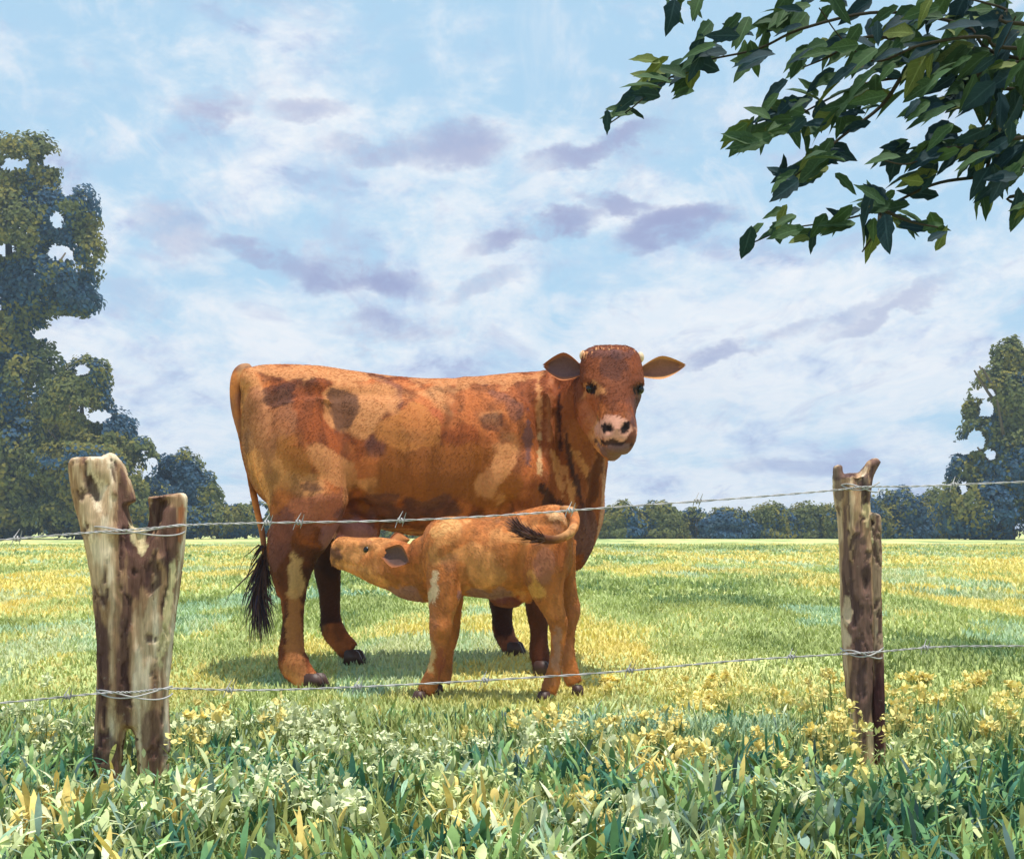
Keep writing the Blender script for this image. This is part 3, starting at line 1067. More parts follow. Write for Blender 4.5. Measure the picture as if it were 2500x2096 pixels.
def build_cow():
    root = thing('cow', 'large red brown cow standing in the pasture, looking at the viewer over a suckling calf', 'cow', gpos(1000, 7.25))
    B = Body()
    ax = lambda x: 7.10 + (x - 580) / 870 * 0.38
    tor = [(582, 955, 1035, .05), (594, 912, 1120, .14), (625, 893, 1200, .21), (690, 889, 1250, .26), (780, 893, 1262, .275), (860, 905, 1268, .285), (950, 917, 1296, .31), (1050, 924, 1310, .32),
           (1150, 920, 1300, .31), (1230, 912, 1292, .28), (1300, 909, 1305, .25), (1360, 925, 1340, .22), (1405, 965, 1395, .17), (1440, 1040, 1345, .13), (1468, 1120, 1280, .06)]
    B.pix([(x, (t + b) / 2, ax(x), (b - t) / 2, d) for x, t, b, d in tor], 60, 32, egg=.16, sup=2.25, flat=True)
    # neck and brisket
    B.pix([(1366, 1385, 7.42, 34, .08), (1386, 1270, 7.40, 76, .14), (1392, 1130, 7.38, 92, .17), (1408, 1030, 7.33, 86, .165), (1440, 960, 7.25, 68, .14), (1480, 920, 7.18, 50, .10)], 28, 24)
    B.pix([(1250, 960, 7.42, 50, .12), (1350, 950, 7.38, 48, .11), (1440, 925, 7.26, 44, .09)], 14, 18)
    # head
    B.pix([(1488, 858, 7.13, 58, .06), (1489, 878, 7.11, 70, .10), (1492, 908, 7.07, 76, .125), (1497, 946, 7.02, 74, .13), (1502, 985, 6.96, 55, .115), (1507, 1020, 6.90, 44, .095),
           (1509, 1048, 6.86, 46, .09), (1507, 1074, 6.85, 44, .08), (1502, 1092, 6.87, 32, .06)], 36, 26, sup=2.7)
    B.pix([(1452, 930, 7.14, 45, .08), (1450, 1000, 7.10, 46, .09), (1466, 1050, 7.02, 36, .075), (1490, 1092, 6.93, 30, .06), (1503, 1108, 6.89, 22, .04)], 18, 18)
    B.blob(1440, 935, 6.99, 22, 15, .035, .3)
    B.blob(1560, 937, 7.00, 15, 15, .035, -.3)
    B.blob(1506, 1050, 6.83, 43, 26, .07)
    # pelvis, shoulder
    B.blob(615, 935, 7.05, 30, 40, .08)
    B.blob(1320, 990, 7.30, 62, 62, .12)
    B.blob(1225, 1080, 7.20, 95, 120, .10, .25)
    B.blob(1270, 1170, 7.16, 70, 80, .09)
    # near hind leg
    B.pix([(722, 1000, 7.03, 118, .14), (738, 1110, 6.98, 120, .15), (750, 1200, 6.95, 106, .13), (742, 1275, 6.92, 84, .10), (722, 1335, 6.92, 66, .072), (716, 1395, 6.92, 47, .055), (716, 1455, 6.92, 32, .04),
           (715, 1525, 6.92, 27, .034), (712, 1588, 6.92, 33, .04), (718, 1620, 6.91, 39, .046), (738, 1648, 6.90, 33, .04), (756, 1668, 6.89, 32, .04)], 46, 20)
    B.pix([(676, 1290, 6.93, 24, .03), (676, 1360, 6.93, 24, .032), (696, 1450, 6.93, 22, .03)], 12, 12)     # hock tendon
    B.blob(690, 1622, 6.9, 10, 12, .02)
    # far hind leg
    B.pix([(770, 1180, 7.33, 75, .10), (795, 1280, 7.38, 52, .08), (797, 1345, 7.40, 38, .06), (800, 1395, 7.41, 34, .05), (805, 1450, 7.42, 27, .036), (807, 1500, 7.42, 26, .034), (812, 1535, 7.42, 30, .04), (834, 1567, 7.41, 28, .036), (856, 1590, 7.40, 28, .036)], 34, 18)
    # near fore leg
    B.pix([(1265, 1180, 7.20, 75, .09), (1285, 1290, 7.19, 52, .075), (1300, 1380, 7.19, 38, .055), (1310, 1460, 7.19, 31, .045), (1314, 1500, 7.19, 29, .043), (1316, 1545, 7.19, 22, .03), (1316, 1588, 7.19, 26, .036), (1320, 1612, 7.18, 24, .034), (1326, 1632, 7.17, 25, .034)], 32, 18)
    # far fore leg
    B.pix([(1195, 1250, 7.62, 60, .08), (1215, 1360, 7.66, 40, .06), (1222, 1430, 7.68, 34, .05), (1225, 1470, 7.68, 32, .046), (1226, 1505, 7.68, 25, .034), (1229, 1538, 7.68, 27, .036), (1239, 1565, 7.67, 24, .034), (1252, 1582, 7.66, 26, .034)], 28, 18)
    # udder and teats
    B.blob(868, 1290, 7.10, 62, 52, .13)
    for (px, py, Y) in ((820, 1325, 6.99), (862, 1335, 7.0), (850, 1330, 7.2)):
        B.pix([(px + 8, py - 12, Y, 13, .024), (px, py + 6, Y, 9, .016), (px - 3, py + 22, Y - .02, 6, .010)], 8, 10)
    me = B.melt(0.0105, 7)
    bump_field(me, [(770, 938, 34, 20, .25, .024), (700, 1040, 70, 60, 0, .014), (812, 1000, 34, 60, .2, -.034), (620, 960, 18, 30, 0, .016), (655, 1010, 18, 60, -.1, -.014), (790, 1215, 26, 40, .4, .016), (850, 1180, 14, 70, -.15, -.020), (1130, 960, 20, 90, .15, .012), (1105, 1010, 14, 120, .1, -.012), (1180, 1100, 16, 120, .05, -.014),
                    (930, 1080, 12, 130, -.08, .007), (965, 1080, 12, 140, -.08, -.007), (1000, 1080, 12, 140, -.06, .007), (1035, 1080, 12, 140, -.05, -.007), (1068, 1080, 12, 130, -.04, .006), (705, 1385, 10, 50, .05, -.012), (740, 1480, 6, 70, 0, -.008), (718, 1420, 10, 30, 0, .008), (950, 1240, 140, 16, 0, -.008), (835, 1060, 30, 60, .1, -.018), (905, 960, 130, 14, .03, -.014), (640, 945, 40, 16, -.5, -.012), (690, 985, 40, 22, -.3, -.012),
                    (880, 1230, 16, 50, -.5, -.02), (1170, 1190, 22, 80, .15, -.028), (1215, 1180, 26, 60, .35, .022), (1240, 1245, 14, 34, .5, -.03), (1318, 1060, 9, 130, -.03, -.022),
                    (1342, 1080, 9, 150, -.06, .018), (1366, 1100, 8, 150, -.08, -.026), (1390, 1110, 9, 120, -.2, .018), (1412, 1150, 9, 110, -.25, -.026), (1446, 1210, 10, 110, .12, -.022), (1425, 1220, 9, 80, -.1, .012), (1340, 1260, 12, 70, -.4, -.02),
                    (1455, 1000, 20, 40, .1, .006), (1060, 1020, 120, 60, 0, .012), (1170, 1000, 26, 26, 0, -.010), (700, 1100, 60, 80, .2, .012), (760, 1170, 40, 26, .2, -.010),
                    (1484, 1046, 8, 10, .3, -.020), (1525, 1045, 8, 10, -.3, -.020), (1500, 1082, 34, 5, .05, -.016), (1443, 949, 13, 11, 0, -.014), (1562, 950, 10, 11, 0, -.012), (1500, 862, 60, 10, 0, .010), (1428, 1010, 16, 40, .1, .012), (1446, 1062, 18, 12, .6, -.010),
                    (1500, 900, 26, 30, 0, -.010), (1470, 960, 10, 50, .1, .008), (1455, 985, 16, 30, .2, -.010), (1550, 985, 10, 34, -.1, -.012), (1442, 928, 20, 8, .4, .012), (1560, 930, 14, 8, -.4, .012), (1480, 1030, 6, 30, .3, -.006), (1462, 1062, 10, 16, 0, .006), (1505, 1064, 3, 12, 0, -.006), (1500, 1098, 30, 10, 0, .008)])
    # tail rope, part of the skin's outline on the rump side
    V = get_v(me)
    px, py = vpix(V)
    Nn = get_n(me)
    C = coat_colors(V, 3)
    near = np.clip(-Nn[:, 1] * 3 + .6, 0, 1)
    mk = lambda *a, **k: mark(C, V, *a, **k)
    C = mk(770, 910, 210, 26, .03, TAN, .85, seed=1)  # sunlit edge of the back, painted tan
    C = mk(800, 955, 40, 34, 0, TAN * 1.05, .9, near=near, seed=2)
    C = mk(910, 1000, 100, 66, .3, TAN, .85, near=near, seed=3)  # flank highlight put into the coat colour
    C = mk(1060, 1030, 70, 50, 0, srgb(190, 105, 62), .8, near=near, seed=4)
    C = mk(1060, 1150, 150, 95, 0, srgb(166, 102, 44), .8, near=near, seed=50)
    C = mk(650, 1060, 55, 130, 0, srgb(168, 112, 74), .75, near=near, seed=51)
    C = mk(700, 1110, 40, 60, 0, srgb(176, 116, 56), .7, near=near, seed=52)
    C = mk(1212, 1160, 40, 84, .35, TAN * 1.05, .9, near=near, seed=5)
    C = mk(800, 1130, 70, 60, -.2, TAN, .8, near=near, seed=6)
    C = mk(690, 960, 50, 22, -.4, DARKB, .7, near=near, seed=7)  # shade round the hip painted dark, here and in the next patch
    C = mk(840, 1015, 40, 46, .3, DARKB, .75, near=near, seed=8)
    C = mk(770, 1190, 34, 18, 0, DARKB, .6, near=near, seed=9)
    C = mk(1200, 1025, 26, 18, 0, DARKB, .6, near=near, seed=10)
    C = mk(1160, 922, 150, 22, 0, TAN, .7, seed=11)  # sunlit topline painted tan towards the shoulder
    C = mk(980, 1060, 90, 60, .2, srgb(206, 138, 72), .7, near=near, seed=53)  # golden highlight painted on the flank
    C = mk(760, 1240, 90, 50, -.2, srgb(178, 112, 84), .7, near=near, seed=54)
    C = mk(690, 1310, 30, 60, 0, srgb(124, 78, 74), .7, near=near, seed=55)
    C = mk(720, 1560, 30, 110, 0, srgb(196, 136, 82), .75, near=near * (V[:, 2] < .6), seed=56)  # lit tan of the near hind leg, painted in
    C = mk(1010, 1240, 150, 40, -.1, PLUM * .8, .6, near=near, seed=57)  # shaded underside with its violet reflection, painted on the belly
    C = mk(720, 1420, 22, 60, .1, srgb(215, 175, 120), .8, near=near, seed=12)  # pale highlight painted on the hind leg
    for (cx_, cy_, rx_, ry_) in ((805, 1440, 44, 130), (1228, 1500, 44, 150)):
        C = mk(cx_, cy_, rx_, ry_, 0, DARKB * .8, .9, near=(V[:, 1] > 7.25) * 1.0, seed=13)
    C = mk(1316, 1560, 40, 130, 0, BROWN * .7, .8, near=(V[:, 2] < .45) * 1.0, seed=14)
    C = mk(868, 1300, 66, 50, 0, srgb(158, 108, 98), .95, near=(V[:, 2] < .78) * 1.0, seed=15)
    C = mk(825, 1335, 16, 34, 0, srgb(226, 160, 140), .95, near=(V[:, 2] < .70) * 1.0, seed=16)
    nk = ((px > 1285) & (px < 1490) & (py > 925))
    C = mk(1385, 1150, 105, 260, 0, RUSSET * .95, .85, near=nk * 1.0, seed=40)
    for (a_, b_, c_, d_, e_, f_) in ((1316, 1000, 7, 80, 0, TAN), (1318, 1120, 7, 50, 0, srgb(212, 178, 128)), (1342, 1020, 8, 90, .05, srgb(184, 118, 74)), (1362, 1150, 9, 60, -.25, TAN * .9), (1392, 1190, 10, 60, -.3, TAN * .9),  # neck folds: their light and dark painted as stripes in the coat
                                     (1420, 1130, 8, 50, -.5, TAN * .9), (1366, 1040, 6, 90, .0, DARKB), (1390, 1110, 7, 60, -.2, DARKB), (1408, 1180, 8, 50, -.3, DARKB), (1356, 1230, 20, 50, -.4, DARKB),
                                     (1450, 1170, 14, 90, .2, BROWN * .8), (1470, 1260, 10, 90, .1, srgb(196, 150, 116)), (1425, 1310, 26, 80, .15, PLUM), (1290, 1070, 10, 60, 0, PLUM)):  # the lit chest edge is painted here as a pale strip
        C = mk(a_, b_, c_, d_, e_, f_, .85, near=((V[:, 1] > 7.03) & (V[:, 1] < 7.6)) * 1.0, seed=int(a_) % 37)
    face = (V[:, 1] < 7.16) & (px > 1400) & (py < 1125)
    fm = face * 1.0
    C = mk(1490, 900, 110, 140, 0, srgb(128, 70, 38), .85, near=fm, seed=17)
    C = mk(1502, 895, 34, 36, 0, srgb(96, 52, 34), .85, near=fm, seed=18)
    C = mk(1490, 862, 66, 12, 0, PLUM, .6, near=fm, seed=19)
    C = mk(1445, 945, 24, 30, .3, TAN, .85, near=fm, seed=20)
    C = mk(1440, 1055, 20, 36, -.6, TAN * .95, .8, near=fm, seed=21)
    C = mk(1432, 1000, 28, 50, .1, srgb(186, 108, 66), .7, near=fm, seed=22)
    C = mk(1556, 1000, 12, 44, .2, PLUM * .8, .8, near=fm, seed=23)  # right side of the face shaded by colour
    C = mk(1506, 1050, 46, 32, 0, srgb(222, 166, 138), 1.0, edge=.15, near=fm, seed=24)
    C = mk(1500, 1100, 34, 20, 0, srgb(132, 102, 96), .9, near=fm, seed=25)
    C = mk(1498, 1080, 38, 6, .06, DARKB * .6, .9, near=fm, seed=26)
    C = mk(1484, 1046, 11, 15, -.4, DARKB * .4, 1.0, near=fm, seed=27)
    C = mk(1525, 1045, 11, 14, .4, DARKB * .4, 1.0, near=fm, seed=28)
    C = mk(1444, 949, 15, 14, 0, DARKB * .4, 1.0, near=fm, seed=29)
    C = mk(1561, 951, 13, 16, 0, DARKB * .4, 1.0, near=fm, seed=30)
    legs = np.clip((.62 - V[:, 2]) / .1, 0, 1)[:, None] * .12
    C = C * (1 - legs) + (PLUM * .6 + RUSSET * .4) * C / (C.mean(1, keepdims=True) + .01) * .055 * legs
    C = C ** 1.07 * np.array([.90, .84, .90])
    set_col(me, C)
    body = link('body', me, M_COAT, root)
    bare = ((np.abs(px - 1506) < 46) & (py > 1018) & (py < 1122) & face) | ((np.hypot(px - 1443, py - 948) < 15) & face) | ((np.hypot(px - 1562, py - 950) < 15) & face)
    bare |= (np.hypot((px - 850) / 60, (py - 1320) / 50) < 1) & (V[:, 2] < .78)
    fur('coat_hair', me, root, 110000, .012, 1, skip=bare)
    # tail
    T = Body()
    T.pix([(612, 905, 7.08, 20, .04), (590, 912, 7.06, 22, .036), (577, 945, 7.05, 17, .030), (578, 1000, 7.05, 14, .025), (592, 1060, 7.06, 12, .022), (606, 1130, 7.1, 10, .018), (622, 1220, 7.14, 9, .016), (640, 1300, 7.12, 8, .015), (648, 1370, 7.1, 7, .013)], 40, 14)
    tm = T.melt(.008, 3)
    set_col(tm, coat_colors(get_v(tm), 8) * .95)
    link('tail', tm, M_COAT, root)
    tuft('tail_switch', root, [at(648, 1330, 7.1), at(640, 1400, 7.1), at(634, 1470, 7.09), at(640, 1530, 7.09)], 420, .026, .08, [DARKB, srgb(58, 46, 62), srgb(96, 70, 66)], 4, .0055)
    # hooves
    for (px_, Y, yw, s) in ((770, 6.87, -.3, .096), (864, 7.38, -.25, .092), (1328, 7.15, -.5, .088), (1258, 7.64, -.25, .085)):
        p = gpos(px_, Y, -.004)
        hoof(root, p, yw, s, .068)
    # ears
    rim = srgb(178, 104, 58)
    link('ear', ear_mesh(at(1420, 905, 7.11), at(1328, 893, 7.17), (0, 0, 1), (-.1, -1, -.05), .064, .045, .012, srgb(112, 80, 80), srgb(150, 86, 48), rim), M_COAT, root)
    link('ear', ear_mesh(at(1562, 908, 7.11), at(1672, 892, 7.15), (.1, 0, 1), (.1, -1, -.05), .052, .040, .012, srgb(146, 98, 80), srgb(150, 86, 48), srgb(214, 150, 92)), M_COAT, root)
    r = np.random.default_rng(21)
    Vs, Fs, Cs = [], [], []
    for k in range(520):
        u = r.uniform(-1, 1)
        px_ = 1490 + 60 * u
        p = np.array(at(px_, 853 + 8 * u * u + r.uniform(0, 12), 7.012 + .03 * u * u)) + r.normal(0, .006, 3)
        ln = r.uniform(.5, 1.2) * (1 - .5 * abs(u))
        dx = .018 * u + r.normal(0, .010)
        pts = [p, p + np.array([dx * .3, -.018, .006]) * ln, p + np.array([dx * .7, -.032, -.014]) * ln, p + np.array([dx, -.034, -.046]) * ln]
        c = np.array([srgb(150, 86, 46), srgb(170, 104, 58), srgb(120, 68, 42), srgb(190, 132, 82)][r.integers(0, 4)])
        for q, w_ in enumerate((.0030, .0034, .0026, .0004)):
            Vs += [pts[q] - np.array([w_, 0, 0]), pts[q] + np.array([w_, 0, 0])]
            Cs += [c, c]
        Fs += [(8 * k + 2 * q, 8 * k + 2 * q + 1, 8 * k + 2 * q + 3, 8 * k + 2 * q + 2) for q in range(3)]
    link('forelock', mesh_np('forelock', Vs, Fs, np.array(Cs)), M_HAIR, root)
    # eyes, horn buds
    for (px_, py_, Y, r_) in ((1443, 949, 6.968, .023), (1561, 951, 6.975, .021)):
        e = ball('eye', at(px_, py_, Y), r_, M_EYE, root)
    for (px_, py_) in ((1424, 868), (1563, 872)):
        ball('horn_bud', at(px_, py_, 7.09), .022, M_HORN, root, (.8, 1, 1.1))
    return root


build_cow()


def build_calf():
    root = thing('calf', 'small tan calf suckling under the red brown cow with its tail swung over its hip', 'calf', gpos(1200, 6.45))
    B = Body()
    ax = lambda x: 6.54 - (x - 1040) / 360 * 0.06
    tor = [(1032, 1310, 1400, .06), (1048, 1278, 1425, .10), (1085, 1261, 1445, .125), (1150, 1262, 1456, .14), (1220, 1257, 1460, .14), (1290, 1242, 1444, .13), (1345, 1231, 1430, .125), (1382, 1240, 1410, .10), (1400, 1268, 1370, .05)]
    B.pix([(x, (t + b) / 2, ax(x), (b - t) / 2, d) for x, t, b, d in tor], 44, 28, egg=.14, sup=2.2, flat=True)
    # neck and head
    B.pix([(1100, 1345, 6.54, 70, .09), (1045, 1388, 6.57, 80, .085), (1005, 1398, 6.60, 68, .078), (965, 1386, 6.63, 56, .07)], 18, 20)
    B.pix([(1000, 1390, 6.60, 56, .07), (965, 1380, 6.62, 62, .088), (925, 1369, 6.65, 58, .085), (888, 1360, 6.68, 49, .066), (856, 1353, 6.71, 42, .056), (834, 1349, 6.735, 40, .056), (820, 1347, 6.75, 32, .046)], 26, 22, sup=2.5)
    B.pix([(985, 1420, 6.6, 30, .05), (940, 1408, 6.63, 24, .045), (890, 1392, 6.68, 18, .035), (845, 1376, 6.74, 13, .028)], 14, 14)
    # shoulder, haunch
    B.blob(1085, 1350, 6.45, 52, 75, .07, -.1)
    B.blob(1345, 1320, 6.42, 52, 75, .07, .1)
    # fore legs
    B.pix([(1088, 1370, 6.44, 50, .06), (1086, 1440, 6.41, 44, .052), (1078, 1500, 6.39, 31, .037), (1075, 1540, 6.38, 28, .035), (1071, 1585, 6.38, 19, .023), (1061, 1630, 6.38, 18, .021), (1048, 1668, 6.38, 22, .026), (1036, 1690, 6.37, 20, .025)], 34, 16)
    B.pix([(1100, 1400, 6.60, 42, .05), (1100, 1480, 6.64, 29, .036), (1096, 1545, 6.65, 25, .032), (1090, 1590, 6.65, 18, .022), (1086, 1640, 6.65, 18, .022), (1080, 1665, 6.65, 20, .025)], 26, 16)
    # hind legs
    B.pix([(1345, 1300, 6.42, 52, .075), (1330, 1380, 6.38, 58, .07), (1334, 1435, 6.37, 44, .05), (1350, 1485, 6.37, 29, .036), (1362, 1520, 6.37, 24, .032), (1362, 1565, 6.37, 18, .023), (1356, 1620, 6.37, 17, .021), (1346, 1665, 6.37, 21, .026), (1338, 1690, 6.365, 20, .025)], 36, 16)
    B.pix([(1362, 1320, 6.56, 44, .06), (1368, 1400, 6.60, 38, .048), (1384, 1455, 6.61, 27, .034), (1394, 1490, 6.61, 23, .03), (1386, 1545, 6.61, 18, .022), (1386, 1600, 6.61, 18, .022), (1394, 1645, 6.61, 21, .026), (1402, 1668, 6.61, 20, .025)], 32, 16)
    B.blob(1398, 1473, 6.61, 10, 14, .02)
    # navel fold
    B.blob(1235, 1466, 6.5, 40, 17, .05, .1)
    B.pix([(1300, 1420, 6.50, 24, .05), (1280, 1468, 6.50, 14, .03)], 8, 12)
    me = B.melt(0.0068, 6)
    bump_field(me, [(1140, 1390, 16, 60, -.1, -.016), (1265, 1380, 18, 46, .2, -.014), (1170, 1340, 34, 50, 0, .008), (1355, 1262, 20, 12, 0, .012), (1100, 1300, 22, 40, .2, .010), (1128, 1350, 10, 60, .1, -.010), (1195, 1370, 7, 60, 0, -.005), (1222, 1370, 7, 60, 0, .005), (1080, 1535, 14, 14, 0, .006), (1352, 1505, 8, 16, 0, .006), (1372, 1530, 7, 50, 0, -.005), (1310, 1410, 14, 20, 0, .010), (1125, 1430, 10, 30, 0, -.008), (1290, 1285, 40, 16, 0, -.006),
                    (1320, 1440, 14, 40, -.5, .006), (896, 1342, 9, 9, 0, -.006), (896, 1328, 18, 6, .1, .007), (930, 1400, 22, 14, .3, .008), (868, 1350, 14, 16, 0, -.006), (828, 1338, 6, 8, 0, -.010), (850, 1378, 36, 4, .22, -.009), (1370, 1360, 10, 60, 0, -.006)])
    V = get_v(me)
    px, py = vpix(V)
    C = coat_colors(V, 5, 1.12, 6.5)
    C = C * .6 + np.array(srgb(196, 134, 72)) * .4
    Nn = get_n(me)
    near = np.clip(-Nn[:, 1] * 3 + .6, 0, 1)
    mk = lambda *a, **k: mark(C, V, *a, **k)
    C = mk(1060, 1440, 14, 40, .1, srgb(214, 196, 160), .8, near=near, seed=1)
    C = mk(1310, 1430, 22, 44, -.5, srgb(214, 160, 86), .8, near=near, seed=2)
    C = mk(1090, 1280, 46, 22, -.3, srgb(220, 172, 110), .7, seed=3)
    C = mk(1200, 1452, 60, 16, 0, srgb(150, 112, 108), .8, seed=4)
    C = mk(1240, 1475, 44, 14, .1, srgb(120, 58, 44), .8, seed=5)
    C = mk(1368, 1360, 16, 80, 0, RUSSET, .6, near=near, seed=6)
    C = mk(1330, 1365, 28, 34, 0, srgb(160, 108, 84), .7, near=near, seed=7)
    C = mk(1374, 1260, 40, 14, .1, srgb(232, 190, 140), .7, seed=8)
    C = mk(822, 1346, 18, 40, 0, DARKB * 1.2, .8, edge=.5, seed=9)
    C = C ** 1.04 * np.array([.97, .90, .90])
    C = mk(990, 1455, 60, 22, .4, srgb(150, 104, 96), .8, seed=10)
    C = mk(1360, 1590, 10, 70, 0, srgb(165, 125, 108), .6, near=(V[:, 1] < 6.5) * 1.0, seed=11)
    C = mk(1076, 1610, 10, 60, 0, srgb(150, 74, 52), .7, near=near, seed=12)
    C = mk(1052, 1590, 9, 60, 0, srgb(220, 184, 130), .7, near=near, seed=13)
    set_col(me, C)
    link('body', me, M_COAT, root)
    fur('coat_hair', me, root, 60000, .010, 2, flow=(.75, 0, -.65))
    T = Body()
    T.pix([(1376, 1244, 6.46, 12, .03), (1396, 1252, 6.42, 15, .026), (1403, 1278, 6.36, 13, .020), (1390, 1302, 6.30, 12, .018), (1358, 1316, 6.27, 11, .016), (1322, 1315, 6.265, 12, .017), (1290, 1304, 6.275, 12, .017), (1262, 1288, 6.285, 8, .012)], 30, 14)
    tm = T.melt(.006, 3)
    tv = get_v(tm)
    tk = np.clip((at(1395, 0, 6.3).x - tv[:, 0]) / .08, 0, 1)[:, None]
    set_col(tm, coat_colors(tv, 9, .9, 8) * (1 - tk) + BROWN * .75 * tk)
    link('tail', tm, M_COAT, root)
    tuft('tail_switch', root, [at(1330, 1314, 6.25), at(1300, 1308, 6.25), at(1272, 1294, 6.27), at(1248, 1272, 6.28)], 460, .012, .008, [DARKB, BROWN * .6, srgb(86, 58, 56), srgb(110, 74, 60)], 6, .004)
    for (px_, Y, yw) in ((1024, 6.36, math.pi + .3), (1068, 6.64, math.pi + .2), (1328, 6.35, math.pi + .3), (1410, 6.60, -.2)):
        hoof(root, gpos(px_, Y, -.004), yw, .052, .048)
    link('ear', ear_mesh(at(938, 1350, 6.515), at(1000, 1372, 6.45), (.2, .1, 1), (-.1, -1, .15), .050, .018, .008, srgb(98, 70, 64), srgb(168, 104, 58), srgb(150, 88, 50)), M_COAT, root)
    link('ear', ear_mesh(at(950, 1330, 6.72), at(1000, 1316, 6.80), (0, 0, 1), (-.6, .6, 0), .040, .03, .008, srgb(96, 66, 60), srgb(176, 112, 64), srgb(150, 86, 50)), M_COAT, root)
    ball('eye', at(896, 1342, 6.606), .016, M_EYE, root)


build_calf()


# ------------------------------------------------------------------ fence
def wood_skin(me, seed, grain=46.0, amp=.006):
    """vertical cracks and ridges plus weathered pigment"""
    V, Nn = get_v(me), get_n(me)
    q = V * np.array([grain, grain, 3.2])
    tw = (fbm(V, 6, 3, seed) - .5)[:, None] * 6
    f = fbm(q + tw, 1.0, 4, seed)
    g = fbm(V * np.array([1, 1, .45]), 12.0, 4, seed + 5)
    V2 = V + Nn * ((f - .5) * 2.2 * amp + (g - .5) * 2.0 * amp)[:, None]
    crack = np.clip((f - .60) / .05, 0, 1)
    V2 -= Nn * (crack * amp * 1.3)[:, None]
    set_v(me, V2)
    c1, c2, c3, c4, c5 = [np.array(srgb(*c)) for c in ((112, 82, 72), (160, 126, 98), (198, 168, 138), (228, 206, 178), (78, 54, 54))]
    t = np.clip((fbm(V * np.array([1, 1, .13]), 26.0, 4, seed + 9) - .5) * 2.4 + .5, 0, 1)
    pos = [0, .28, .36, .55, .62, .8, .86, 1]
    cs = np.array([c1, c1, c2, c2, c3, c3, c4, c4])
    C = np.stack([np.interp(t, pos, cs[:, k]) for k in range(3)], 1)
    C = C * (1 - crack[:, None] * .8) + c5 * crack[:, None] * .8
    return C, V2


